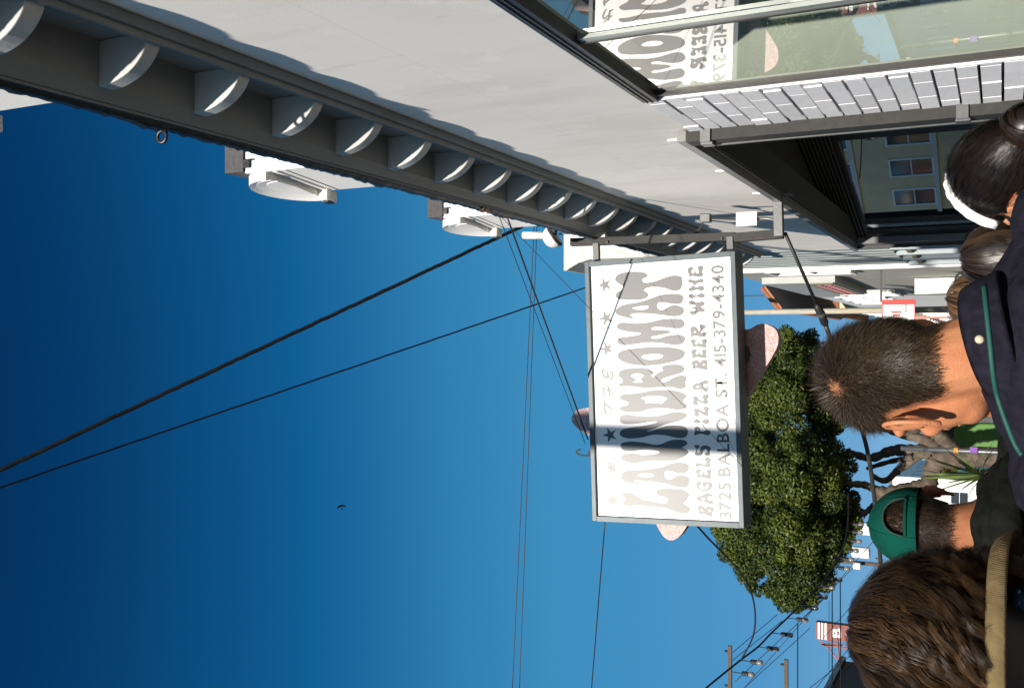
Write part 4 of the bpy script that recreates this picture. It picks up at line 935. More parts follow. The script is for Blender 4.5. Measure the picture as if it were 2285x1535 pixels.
# festoon lights
sl = thing('string_lights', 'black festoon cable with clear bulbs hung beside the tree', 'string lights', at(1650, 1474, Y=13.5))
cpx = [(1540, 1570, 12.0), (1575, 1535, 12.3), (1650, 1474, 13.0), (1692, 1442, 13.4), (1721, 1412, 13.8), (1760, 1375, 14.3), (1800, 1335, 14.8), (1845, 1285, 15.4), (1880, 1225, 16.0), (1892, 1165, 16.6), (1893, 1100, 17.2)]
q = MB(); q.tube(catmull([tuple(at(x, y, Y=d)) for x, y, d in cpx], 6, False), .013, 7); q.build('cable', M_black, sl, smooth=True)
M_bulb = mat('clear_bulb', (.20, .19, .17), .08, spec=1.0)
bl = [(1634, 1498, 12.85), (1653, 1472, 13.0), (1690, 1442, 13.4), (1722, 1411, 13.8), (1757, 1378, 14.3), (1786, 1352, 14.6), (1808, 1328, 14.9), (1824, 1308, 15.1), (1841, 1290, 15.35), (1858, 1265, 15.6), (1868, 1245, 15.8), (1879, 1226, 16), (1886, 1205, 16.2), (1889, 1185, 16.4), (1891, 1168, 16.6)]
for (x, y, d) in bl:
    p = at(x, y, Y=d); L0 = .08 + .04 * (x < 1760)
    q = MB(); q.tube([p, p - Vector((0, 0, L0))], .006, 5); q.lathe([(0, -L0 - .0), (.022, -L0 - .005), (.03, -L0 - .02), (.03, -L0 - .085), (.0, -L0 - .09)], p, 9); s_ = q.build('socket', M_black, sl, smooth=False)
    q = MB(); q.lathe([(.02, -L0 - .088), (.034, -L0 - .11), (.038, -L0 - .135), (.028, -L0 - .16), (0, -L0 - .172)], p, 10); q.build('bulb', M_bulb, s_, smooth=True)
wire('drooping cable from the sign through the tree to the festoon lights', [Vector(p) for p in catmull([tuple(at(1545, 1160, Y=9.2)), tuple(at(1580, 1200, Y=9.8)), tuple(at(1640, 1262, Y=10.8)), tuple(at(1672, 1310, Y=11.6)), tuple(at(1685, 1365, Y=12.2)), tuple(at(1680, 1420, Y=12.7)), tuple(at(1652, 1474, Y=13.0))], 6, False)], .0105, n=1)
G2 = 'background wires between the far poles'
for (a_, b_, d) in (((1857, 1285), (1857, 1560), 40), ((1875, 1290), (1876, 1560), 40), ((1868, 1400), (1880, 1560), 44), ((1958, 1197), (1655, 1540), 52), ((1905, 1265), (1775, 1395), 54), ((1850, 1325), (1640, 1520), 46), ((1808, 1400), (1660, 1535), 48), ((1735, 1370), (1635, 1455), 44), ((1745, 1385), (1625, 1480), 44),
                     ((1945, 1300), (1835, 1425), 56), ((1900, 1480), (1820, 1560), 45), ((1925, 1440), (1775, 1560), 45), ((1850, 1340), (1850, 1560), 58), ((1965, 1360), (1800, 1560), 50), ((1780, 1390), (1780, 1560), 42)):
    wire('thin background wire strung between the far poles', [at(*a_, Y=d), at(*b_, Y=d * .93)], .014 if d > 42 else .022, G2)
c0_ = at(1778, 1388, Y=36); 
# theatre blade sign with steel lattice
thY = 60.0; c = at(1822, 1403, Y=thY)
ts = thing('theatre_sign', 'tall dark red vertical theatre sign with white stacked capitals', 'sign', (c.x, thY, c.z - 6))
M_tred = mat('faded_red_enamel', (.20, .045, .03), .6, var=.3, vscale=3)
w2 = .47
q = MB(); q.box(c.x - w2, c.x + w2, thY - .25, thY + .25, c.z - 5.6, c.z); pnl = q.build('sign_panel', M_tred, ts)
for k in range(3): q = MB(); q.box(c.x - w2 - .01, c.x + w2 + .01, thY - .27, thY - .251, c.z - .22 - k * .19, c.z - .12 - k * .19); q.build('white_stripe', M_can, pnl)
for k, ch in enumerate('BALBOA'):
    me = text_mesh(ch, off=.03); xs = [v.co.x for v in me.vertices]; zs = [v.co.y for v in me.vertices]
    for v in me.vertices: v.co = Vector((c.x - .27 + (v.co.x - min(xs)) / (max(xs) - min(xs)) * .54, thY - .262, c.z - 1.42 - k * .76 + (v.co.y - min(zs)) / (max(zs) - min(zs)) * .52))
    me.materials.clear(); me.materials.append(M_can); o = bpy.data.objects.new('letter', me); COL.objects.link(o); o.parent = pnl
lat = [((1828, 1420), (1880, 1440)), ((1832, 1437), (1905, 1448)), ((1825, 1420), (1905, 1512)), ((1870, 1430), (1872, 1520)), ((1830, 1436), (1900, 1440)), ((1872, 1440), (1835, 1437))]
M_lat = mat('red_oxide_steel', (.22, .06, .05), .6)
for a_, b_ in lat: q = MB(); q.bar(at(*a_, Y=thY), at(*b_, Y=thY), .07); q.build('lattice_bar', M_lat, ts)
q = MB(); pl_ = [at(x, y, Y=thY - 3) for x, y in ((1925, 1470), (1915, 1485), (1928, 1497), (1945, 1500), (1952, 1490), (1950, 1478))]
nn_ = thing('neon_tube_sign', 'red outline sign frame in front of the dark brown building', 'sign', pl_[0])
q.tube(catmull([tuple(p) for p in pl_], 4, True) + [tuple(pl_[0])], .07, 6); q.build('tube', M_red, nn_)
q = MB(); q.tube([pl_[0], pl_[0] - Vector((0, 0, 4.5))], .05, 6); q.build('post', M_dark, nn_)

# bird far up in the blue
bp_ = at(763, 1128, Z=62)
bd_ = thing('bird', 'tiny dark bird gliding in the open blue sky', 'bird', bp_)
q = MB()
def ell(c, a_, b_, n1=8, n2=6):
    vs = []; fs = []
    for i in range(n2 + 1):
        t = math.pi * i / n2
        for k in range(n1): ph = 2 * math.pi * k / n1; vs.append((c[0] + a_ * -math.cos(t), c[1] + b_ * math.sin(t) * math.cos(ph), c[2] + b_ * math.sin(t) * math.sin(ph)))
    for i in range(n2):
        for k in range(n1): fs.append((i * n1 + k, i * n1 + (k + 1) % n1, (i + 1) * n1 + (k + 1) % n1, (i + 1) * n1 + k))
    return vs, fs
q.add(*ell(bp_, .20, .05)); q.add(*ell(bp_ + Vector((.25, 0, .02)), .09, .055))
for s_ in (-1, 1):
    w_ = [(0.10, .05 * s_, .03), (-.10, .05 * s_, .03), (-.16, .42 * s_, .16), (.03, .40 * s_, .17), (-.24, .72 * s_, .06), (-.14, .74 * s_, .07)]
    for dz in (0,): q.add([tuple(bp_ + Vector(p)) for p in w_] + [tuple(bp_ + Vector(p) - Vector((0, 0, .015))) for p in w_], [(0, 1, 2, 3), (3, 2, 4, 5), (6, 9, 8, 7), (9, 11, 10, 8), (0, 3, 9, 6), (1, 7, 8, 2), (3, 5, 11, 9), (2, 8, 10, 4), (4, 10, 11, 5)])
q.add([tuple(bp_ + Vector(p)) for p in ((-.22, -.05, 0), (-.22, .05, 0), (-.42, .09, 0), (-.42, -.09, 0), (-.22, 0, .02))], [(0, 1, 2, 3), (0, 4, 1)])
q.build('body', M_black, bd_, smooth=True)
# ============================================================ PEOPLE
def atd(x, y, d):
    a = (1535 - y - 767.5) / FPX; b = (1142.5 - x) / FPX
    p = Vector((a, cp - b * sp, sp + b * cp)) * d; p.z += CAMZ
    return p
def ellip(mb, c, r, M=None, n1=18, n2=12):
    vs = []; fs = []; M = M or Matrix.Identity(4)
    vs.append(M @ Vector((c[0], c[1], c[2] + r[2])))
    for i in range(1, n2):
        t = math.pi * i / n2
        for k in range(n1):
            ph = 2 * math.pi * k / n1; vs.append(M @ Vector((c[0] + r[0] * math.sin(t) * math.cos(ph), c[1] + r[1] * math.sin(t) * math.sin(ph), c[2] + r[2] * math.cos(t))))
    vs.append(M @ Vector((c[0], c[1], c[2] - r[2]))); L = len(vs) - 1
    for k in range(n1): fs.append((0, 1 + k, 1 + (k + 1) % n1)); fs.append((L, L - n1 + (k + 1) % n1, L - n1 + k))
    for i in range(n2 - 2):
        for k in range(n1): a = 1 + i * n1 + k; b = 1 + i * n1 + (k + 1) % n1; fs.append((a, a + n1, b + n1, b))
    mb.add(vs, fs)
def chain(mb, pts, rad, M=None, n=14):
    """tapered limb with rounded ends"""
    M = M or Matrix.Identity(4); pts = [Vector(p) for p in pts]; P = []; Rr = []
    d0 = (pts[0] - pts[1]).normalized(); d1 = (pts[-1] - pts[-2]).normalized()
    for k in (.98, .75, .4): P.append(pts[0] + d0 * rad[0] * k); Rr.append(rad[0] * math.sqrt(1 - k * k))
    P += pts; Rr += list(rad)
    for k in (.4, .75, .98): P.append(pts[-1] + d1 * rad[-1] * k); Rr.append(rad[-1] * math.sqrt(1 - k * k))
    mb.tube([M @ p for p in P], Rr, n)
def remeshed(mb, name, mt, parent, voxel=.008, it=4, fac=.5):
    me = bpy.data.meshes.new(name); me.from_pydata(mb.v, [], mb.f)
    bm = bmesh.new(); bm.from_mesh(me); bmesh.ops.recalc_face_normals(bm, faces=bm.faces); bm.to_mesh(me); bm.free()
    o = bpy.data.objects.new(name, me); COL.objects.link(o)
    r = o.modifiers.new('r', 'REMESH'); r.mode = 'VOXEL'; r.voxel_size = voxel
    s = o.modifiers.new('s', 'SMOOTH'); s.iterations = it; s.factor = fac
    m2 = bpy.data.meshes.new_from_object(o.evaluated_get(bpy.context.evaluated_depsgraph_get()))
    o.modifiers.clear(); o.data = m2; m2.name = name; m2.materials.clear(); m2.materials.append(mt)
    m2.polygons.foreach_set('use_smooth', [True] * len(m2.polygons)); m2.update()
    if parent: adopt(o, parent)
    return o
def skin_mat(name, col, root, sss=.12):
    mt = mat(name, col, .5, spec=.35, var=.2, vscale=30, vcol=(col[0] * .86, col[1] * .70, col[2] * .66), bump=.14, bscale=320, sss=sss)
    n = mt.node_tree; b = n.nodes['Principled BSDF']; old = b.inputs['Base Color'].links[0].from_socket
    a_ = n.nodes.new('ShaderNodeAttribute'); a_.attribute_name = 'scalp'; mx = n.nodes.new('ShaderNodeMix'); mx.data_type = 'RGBA'
    n.links.new(a_.outputs['Fac'], mx.inputs['Factor']); n.links.new(old, mx.inputs['A']); mx.inputs['B'].default_value = (*root, 1); n.links.new(mx.outputs['Result'], b.inputs['Base Color'])
    return mt
def hair_mat(name, c1, c2, rough=.42, spec=.5):
    mt = bpy.data.materials.new(name); mt.use_nodes = True; n = mt.node_tree; b = n.nodes['Principled BSDF']
    a_ = n.nodes.new('ShaderNodeAttribute'); a_.attribute_name = 'tone'; mx = n.nodes.new('ShaderNodeMix'); mx.data_type = 'RGBA'
    mx.inputs['A'].default_value = (*c1, 1); mx.inputs['B'].default_value = (*c2, 1); n.links.new(a_.outputs['Fac'], mx.inputs['Factor']); n.links.new(mx.outputs['Result'], b.inputs['Base Color'])
    b.inputs['Roughness'].default_value = rough; b.inputs['Specular IOR Level'].default_value = spec
    return mt
def ribbons(name, paths, widths, nrm, tones, mt, parent):
    """paths: (N, K, 3) strand points; ribbons lie across nrm"""
    N, K, _ = paths.shape
    d = np.gradient(paths, axis=1); side = np.cross(d, nrm); side /= np.linalg.norm(side, axis=2)[:, :, None] + 1e-9
    tap = np.linspace(1, .25, K)[None, :, None]
    L = paths - side * widths[:, None, None] * tap * .5; Rr = paths + side * widths[:, None, None] * tap * .5
    V = np.stack([L, Rr], 2).reshape(-1, 3); base = (np.arange(N) * K * 2)[:, None] + (np.arange(K - 1) * 2)[None, :]
    F = np.stack([base, base + 1, base + 3, base + 2], 2).reshape(-1, 4); nf = len(F)
    me = bpy.data.meshes.new(name); me.vertices.add(len(V)); me.vertices.foreach_set('co', V.astype(np.float32).ravel()); me.loops.add(nf * 4); me.loops.foreach_set('vertex_index', F.astype(np.int32).ravel())
    me.polygons.add(nf); me.polygons.foreach_set('loop_start', np.arange(nf) * 4); me.polygons.foreach_set('loop_total', np.full(nf, 4)); me.polygons.foreach_set('use_smooth', np.ones(nf, bool)); me.update(calc_edges=True)
    t = me.attributes.new('tone', 'FLOAT', 'FACE'); t.data.foreach_set('value', np.repeat(tones, K - 1).astype(np.float32))
    me.materials.append(mt); o = bpy.data.objects.new(name, me); COL.objects.link(o); adopt(o, parent); o['kind'] = 'stuff'
    return o
def head_matrix(c, yaw, pitch=0, roll=0, sc=1.0):
    return Matrix.Translation(c) @ Matrix.Rotation(R(yaw), 4, 'Z') @ Matrix.Rotation(R(-pitch), 4, 'X') @ Matrix.Rotation(R(roll), 4, 'Y') @ Matrix.Scale(sc, 4)
def head_geo(mb, H, ears=(1, -1)):
    E = lambda c, r: ellip(mb, c, r, H)
    E((0, -.010, .036), (.074, .094, .084)); E((0, -.034, .012), (.068, .072, .072)); E((0, .030, -.030), (.057, .064, .082)); E((0, .046, -.076), (.046, .044, .034))
    E((0, .074, -.098), (.021, .017, .017)); E((0, .078, .028), (.050, .020, .016)); E((.035, .066, -.022), (.022, .018, .018)); E((-.035, .066, -.022), (.022, .018, .018))
    chain(mb, [(0, .094, .012), (0, .108, -.012), (0, .112, -.028)], [.009, .011, .014], H, 10)
    E((.012, .102, -.030), (.009, .010, .008)); E((-.012, .102, -.030), (.009, .010, .008)); E((0, .094, -.054), (.024, .010, .006)); E((0, .092, -.066), (.021, .010, .007))
    for s in ears:
        def ep(y, z, o=0): return (s * (.0735 + .004 + (.016 - y) * .42 + o), y, z - .014)      # back edge flares away from the skull
        rim = [ep(.016, -.014)] + [ep(-.003 + .019 * math.cos(a), .003 + .031 * math.sin(a), .002) for a in np.linspace(.35, 3.75, 16)] + [ep(-.010, -.027), ep(-.002, -.035)]
        chain(mb, rim, [.0036] + [.0048] * 12 + [.0042] * 4 + [.0050, .0058], H, 8)
        anti = [ep(-.006 + .010 * math.cos(a), -.002 + .019 * math.sin(a), .001) for a in np.linspace(1.2, 4.3, 9)]
        chain(mb, anti, [.0038] * 9, H, 8)
        plate = MB(); ellip(mb, (s * .0775, -.002, -.014), (.0035, .018, .031), H @ Matrix.Translation((s * .004, 0, 0)))
        ellip(mb, ep(.013, -.006), (.0045, .0045, .008), H); ellip(mb, ep(.004, -.036), (.0055, .009, .009), H)
def hand_geo(mb, w, down, fwd_):
    """relaxed hand hanging from wrist w: palm, four curled fingers, thumb from the side of the palm"""
    sd = down.cross(fwd_).normalized()
    M = Matrix((( fwd_.x, sd.x, down.x, w.x), (fwd_.y, sd.y, down.y, w.y), (fwd_.z, sd.z, down.z, w.z), (0, 0, 0, 1)))
    ellip(mb, (0, 0, .045), (.040, .015, .050), M)
    for k, (x, L_) in enumerate(((.030, .070), (.011, .080), (-.009, .074), (-.028, .058))):
        chain(mb, [(x, 0, .085), (x, .006, .085 + L_ * .45), (x * .95, .022, .085 + L_ * .8), (x * .9, .038, .085 + L_)], [.0092, .0088, .008, .007], M, 8)
    chain(mb, [(.030, .004, .020), (.052, .012, .045), (.056, .020, .075)], [.012, .0105, .0085], M, 8)
from mathutils import noise as mnoise
def folds(o, amp):
    """soft creases pressed into cloth"""
    me = o.data; nv = [v.normal.copy() for v in me.vertices]
    for v, n_ in zip(me.vertices, nv):
        if v.co.z < 1.0: continue
        p = v.co; a = mnoise.noise(Vector((p.x * 9, p.y * 9, p.z * 16))); b = 1 - abs(mnoise.noise(Vector((p.x * 14 + p.z * 9, p.y * 12, p.z * 22 + 7)))) * 2.2
        v.co = p + n_ * amp * (a * .6 + b * .5)
    me.update()
def person(lbl, neck, yaw, H, h, skin, top, trouser, fat=1.0, vox=.008, top_kw=None, arms=True):
    """standing figure; neck = world point at the base of the neck"""
    base = Vector((neck.x, neck.y, 0)); k = neck.z / 1.47
    t = thing('person', lbl, 'person', base)
    B = Matrix.Translation(base) @ Matrix.Rotation(R(yaw), 4, 'Z') @ Matrix.Diagonal((fat, fat, k, 1))
    mb = MB(); head_geo(mb, H)
    hb = H @ Vector((0, -.030, -.05)); nb_ = B @ Vector((0, -.012, 1.46))
    chain(mb, [hb + (hb - nb_) * .25, hb, hb.lerp(nb_, .5), nb_, B @ Vector((0, .005, 1.38))], [.054, .055, .057, .062, .07])
    for s in (-1, 1):
        chain(mb, [nb_ + Vector((0, 0, .012)), B @ Vector((s * .10, -.01, 1.425)), B @ Vector((s * .165, -.005, 1.365))], [.042, .036, .04])
    for c, r in (((0, 0, 1.24), (.165, .10, .22)), ((0, 0, 1.02), (.145, .09, .16)), ((0, 0, .92), (.16, .10, .12))): ellip(mb, c, r, B)
    J = {}
    for s in (-1, 1):
        sh, el_, wr = B @ Vector((s * .185, -.005, 1.38)), B @ Vector((s * .235, -.035, 1.09)), B @ Vector((s * .225, .06, .84))
        J[s] = (sh, el_, wr); chain(mb, [sh, el_, wr], [.050, .039, .026])
        dn = (wr - el_).normalized(); fw = (B.to_3x3() @ Vector((0, 1, 0))).normalized(); fw = (fw - dn * fw.dot(dn)).normalized(); hand_geo(mb, wr, dn, fw)
        chain(mb, [B @ Vector((s * .088, 0, .92)), B @ Vector((s * .098, .012, .50)), B @ Vector((s * .10, -.02, .09))], [.085, .055, .038])
        ellip(mb, (s * .105, .045, .035), (.045, .125, .035), B)
    body = remeshed(mb, 'body', skin, t, vox, 3, .5)
    Hi = H.inverted(); co = np.empty(len(body.data.vertices) * 3, np.float32); body.data.vertices.foreach_get('co', co); co = co.reshape(-1, 3)
    Hn = np.array(Hi); loc = co @ Hn[:3, :3].T + Hn[:3, 3]
    # clothes
    c = MB()
    for (cc, r) in (((0, 0, 1.26), (.195, .135, .20)), ((0, 0, 1.05), (.18, .125, .20)), ((0, 0, .90), (.185, .125, .16))): ellip(c, cc, r, B)
    ellip(c, (0, -.035, 1.418), (.14, .098, .052), B)
    for s in (-1, 1):
        chain(c, [B @ Vector((s * .055, -.025, 1.425)), B @ Vector((s * .12, -.014, 1.398)), B @ Vector((s * .185, -.006, 1.362))], [.064, .064, .070])
        sh, el_, wr = J[s]; chain(c, [sh, el_, wr.lerp(el_, .06)], [.074, .062, .052])
    tp_ = remeshed(c, 'jacket', top, t, max(vox, .008), 4, .5); folds(tp_, .007 if vox < .01 else .004)
    c = MB()
    ellip(c, (0, 0, .90), (.172, .115, .12), B)
    for s in (-1, 1): chain(c, [B @ Vector((s * .088, 0, .88)), B @ Vector((s * .10, .01, .50)), B @ Vector((s * .102, -.015, .12))], [.105, .078, .068])
    remeshed(c, 'trousers', trouser, t, .014, 3)
    for s in (-1, 1):
        c = MB(); ellip(c, (s * .106, .05, .045), (.052, .142, .05), B); ellip(c, (s * .105, -.03, .075), (.047, .06, .06), B); remeshed(c, 'shoe', M_black, t, .012, 3)
    for s in (-1, 1):
        e = MB(); ellip(e, (s * .031, .0795, .006), (.0125, .0105, .0105), H, 10, 8); e.build('eye', MATS.get('eye') or mat('eye', (.08, .06, .05), .15), body, smooth=True)
    return t, body, tp_, loc, B
def set_scalp(body, m_):
    a = body.data.attributes.new('scalp', 'FLOAT', 'POINT'); a.data.foreach_set('value', np.clip(m_, 0, 1).astype(np.float32))
def smooth01(x, a, b): return np.clip((x - a) / (b - a), 0, 1)
def surf_samples(body, H, mask, n, seed):
    me = body.data; rng = np.random.default_rng(seed); nf = len(me.polygons)
    c = np.empty(nf * 3); me.polygons.foreach_get('center', c); c = c.reshape(-1, 3); nn = np.empty(nf * 3); me.polygons.foreach_get('normal', nn); nn = nn.reshape(-1, 3); ar = np.empty(nf); me.polygons.foreach_get('area', ar)
    Hn = np.array(H.inverted()); loc = c @ Hn[:3, :3].T + Hn[:3, 3]
    p = ar * mask(loc); p /= p.sum(); idx = rng.choice(nf, n, p=p)
    jit = rng.normal(size=(n, 3)) * .0035; jit -= nn[idx] * np.sum(jit * nn[idx], 1)[:, None]
    return c[idx] + jit, nn[idx], loc[idx], rng
# short hair: everywhere above the hairline, none on ears / face
def short_mask(nape=-.075, side=-.004):
    def f(l):
        x, y, z = l[:, 0], l[:, 1], l[:, 2]
        back = smooth01(z, nape - .008, nape + .012) * (y < -.028)
        mid = smooth01(z, .026, .034) * (y >= -.028) * (y < .03)
        midb = smooth01(z, side - .03 + (y + .028) * 2.2, side - .02 + (y + .028) * 2.2) * (y >= -.042) * (y < -.022) * (np.abs(x) < .078)
        fr = smooth01(z, .045 + (y - .03) * .9, .055 + (y - .03) * .9) * (y >= .03) * (y < .088)
        m_ = np.maximum(np.maximum(back, mid), np.maximum(midb, fr)) * (np.abs(x) < .0845)
        return m_ * (z < .16)
    return f
def groom_short(name, body, H, mask, n, whorl, lens, mt, parent, width=.0011, seed=1, lift=.55, bald=0.02):
    wl = np.array(whorl)
    def mk(l): return mask(l) * (1 - .82 * np.exp(-(np.sum((l - wl) ** 2, 1)) / bald ** 2))
    P, Nn, loc, rng = surf_samples(body, H, mk, n, seed)
    H3 = np.array(H.to_3x3()); flow = loc - wl; flow[:, 2] *= 1.0
    flow = flow / (np.linalg.norm(flow, axis=1)[:, None] + 1e-6); swirl = np.cross(flow, loc / (np.linalg.norm(loc, axis=1)[:, None] + 1e-6)) * (.5 * np.exp(-np.linalg.norm(loc - wl, axis=1) / .04))[:, None]
    flow = flow + swirl; flow[:, 2] -= .35 * smooth01(-loc[:, 2], -.08, .05)
    W_ = flow @ H3.T; W_ -= Nn * np.sum(W_ * Nn, 1)[:, None]; W_ /= np.linalg.norm(W_, axis=1)[:, None] + 1e-6
    W_ += rng.normal(size=W_.shape) * (.22 + .5 * np.exp(-np.linalg.norm(loc - wl, axis=1) / .02))[:, None]
    Ln = (lens[0] + (lens[1] - lens[0]) * smooth01(loc[:, 2], -.06, .10)) * rng.uniform(.6, 1.25, n)
    lf = lift * rng.uniform(.5, 1.3, n)[:, None]
    p0 = P - Nn * .001; p1 = P + (W_ * .6 + Nn * lf) * Ln[:, None] * .55; p2 = P + (W_ * 1.0 + Nn * lf * .75) * Ln[:, None]
    paths = np.stack([p0, p1, p2], 1); nr = np.repeat(Nn[:, None, :], 3, 1)
    return ribbons(name, paths, np.full(n, width) * rng.uniform(.7, 1.3, n), nr, rng.beta(1.5, 2.2, n), mt, parent)
def cloth_mat(name, col, rough=.9, wv=900, amount=.25, var=.2, vscale=10, vcol=None, axis='X'):
    mt = mat(name, col, rough, spec=.2, var=var, vscale=vscale, vcol=vcol); n = mt.node_tree; b = n.nodes['Principled BSDF']
    tc = n.nodes.new('ShaderNodeTexCoord'); wvn = n.nodes.new('ShaderNodeTexWave'); wvn.bands_direction = axis; wvn.inputs['Scale'].default_value = wv / 6.283; wvn.inputs['Distortion'].default_value = 1.5; wvn.inputs['Detail'].default_value = 2
    nz = n.nodes.new('ShaderNodeTexNoise'); nz.inputs['Scale'].default_value = 18; nz.inputs['Detail'].default_value = 4
    n.links.new(tc.outputs['Object'], wvn.inputs[0]); n.links.new(tc.outputs['Object'], nz.inputs['Vector'])
    b1 = n.nodes.new('ShaderNodeBump'); b1.inputs['Strength'].default_value = amount; b1.inputs['Distance'].default_value = .002; n.links.new(wvn.outputs['Fac'], b1.inputs['Height'])
    b2 = n.nodes.new('ShaderNodeBump'); b2.inputs['Strength'].default_value = .5; b2.inputs['Distance'].default_value = .02; n.links.new(nz.outputs['Fac'], b2.inputs['Height']); n.links.new(b1.outputs[0], b2.inputs['Normal'])
    n.links.new(b2.outputs[0], b.inputs['Normal']); b.inputs['Specular IOR Level'].default_value = .08
    return mt
def collar_strip(name, ring_lo, ring_hi, mt, parent, thick=.006):
    """closed band between two rings of points, given thickness"""
    n = len(ring_lo); q = MB(); c = sum((Vector(p) for p in ring_lo), Vector()) / n
    vs = []
    for ring in (ring_lo, ring_hi):
        for p in ring:
            p = Vector(p); o = (p - c); o.z = 0; o = o.normalized() * thick; vs.append(p); vs.append(p + o)
    fs = []
    for i in range(n - 1):
        a, b = 2 * i, 2 * (i + 1); u = 2 * n
        fs += [(a, b, b + u, a + u), (a + 1, a + 1 + u, b + 1 + u, b + 1), (a + u, b + u, b + u + 1, a + u + 1), (a, a + 1, b + 1, b)]
    fs += [(0, 2 * n, 2 * n + 1, 1), (2 * n - 2, 2 * n - 1, 4 * n - 1, 4 * n - 2)]
    q.add(vs, fs); o = q.build(name, mt, parent, smooth=True)
    sm = o.modifiers.new('sub', 'SUBSURF'); sm.levels = 1; sm.render_levels = 1
    return o
def ring(B, rx, ry, z, a0, a1, n=28, c=(0, -.012), dz=0, dip=0, tx=0):
    out = []
    for i in range(n):
        a = a0 + (a1 - a0) * i / (n - 1); t = (i / (n - 1) * 2 - 1)
        out.append(B @ Vector((c[0] + rx * math.cos(a), c[1] + ry * math.sin(a), z + dz * math.sin(a) - dip * abs(t) ** 3 + tx * math.cos(a) * rx)))
    return out

# ---------------------------------------------------------------- man with cropped hair and navy corduroy shirt
SK1 = skin_mat('tan_skin', (.50, .225, .112), (.055, .033, .018))
M_navy = cloth_mat('navy_corduroy', (.017, .016, .027), wv=1500, amount=.5, var=.45, vscale=60)
M_rust_tee = cloth_mat('rust_tee', (.10, .028, .018), wv=2500, amount=.1)
M_denim = cloth_mat('blue_denim', (.014, .038, .080), wv=2600, amount=.3, var=.6, vscale=35, vcol=(.045, .09, .15))
HA = head_matrix(atd(2022, 846, 1.50), 40, 12, 3, 1.0)
nkA = atd(2218, 775, 1.45)
tA, bodyA, shirtA, locA, BA = person('man with cropped brown hair and navy corduroy shirt seen from behind', nkA, 12, HA, 1.78, SK1, M_navy, M_denim, 1.0, .0038)
maskA = short_mask(-.062)
_r = atd(1864, 868, 1.0) - Vector((0, 0, CAMZ)); _h = bodyA.ray_cast(Vector((0, 0, CAMZ)), _r.normalized())
wA = tuple(HA.inverted() @ _h[1])
mA = maskA(locA); bald = np.exp(-np.sum(((locA - np.array(wA)) / np.array((1.3, 1, 1))) ** 2, 1) / .017 ** 2)
set_scalp(bodyA, mA * (.95 - .50 * bald))
HM1 = hair_mat('brown_cropped_hair', (.014, .009, .005), (.062, .041, .024), .45, .25)
groom_short('hair', bodyA, HA, maskA, 34000, wA, (.007, .019), HM1, tA, .0010, 3, .50, .019)
# collar, teal piping and snap
a0, a1 = R(-252), R(72)
lo = ring(BA, .098, .095, 1.440, a0, a1, 40, (0, -.01), -.012, .045, .2); hi = ring(BA, .074, .074, 1.492, a0, a1, 40, (0, -.012), -.020, .05, .22); out_ = ring(BA, .110, .112, 1.436, a0, a1, 40, (0, -.01), -.014, .045, .2)
collar_strip('collar', lo, hi, M_navy, tA, .006)
collar_strip('collar', out_, [p + (Vector((p.x, p.y, 0)) - Vector((nkA.x, nkA.y, 0))).normalized() * .008 for p in hi], M_navy, tA, .005)
def on_cloth(px, py, objs, lift=.0015):
    """point where a sight line meets the cloth"""
    o0 = Vector((0, 0, CAMZ)); d = (atd(px, py, 1.0) - o0).normalized(); best = None
    for ob in objs:
        ok, loc, nr, _ = ob.ray_cast(o0, d)
        if ok and (best is None or (loc - o0).length < (best - o0).length): best = loc
    return None if best is None else best - d * lift
cols = [o for o in tA.children if o.name.startswith('collar')] + [shirtA]
path = [on_cloth(x, y, cols) for x, y in catmull([(2196, 640), (2199, 672), (2204, 720), (2210, 777), (2218, 848), (2232, 906), (2262, 985), (2280, 1015)], 5, False)]
path = [p for p in path if p is not None]
q = MB(); q.tube(path, .0034, 8); q.build('teal_piping', mat('teal_piping', (.003, .06, .046), .7), tA, smooth=True)
ps = on_cloth(2186, 757, cols, 0); q = MB(); ellip(q, tuple(ps), (.0062, .0062, .0062)); q.build('snap', mat('pearl_snap', (.50, .44, .32), .25), tA, smooth=True)
c = MB(); chain(c, [BA @ Vector((-.02, .035, 1.435)), BA @ Vector((-.03, .09, 1.40)), BA @ Vector((0, .085, 1.25))], [.068, .080, .09]); remeshed(c, 'undershirt', M_rust_tee, tA, .01, 3)

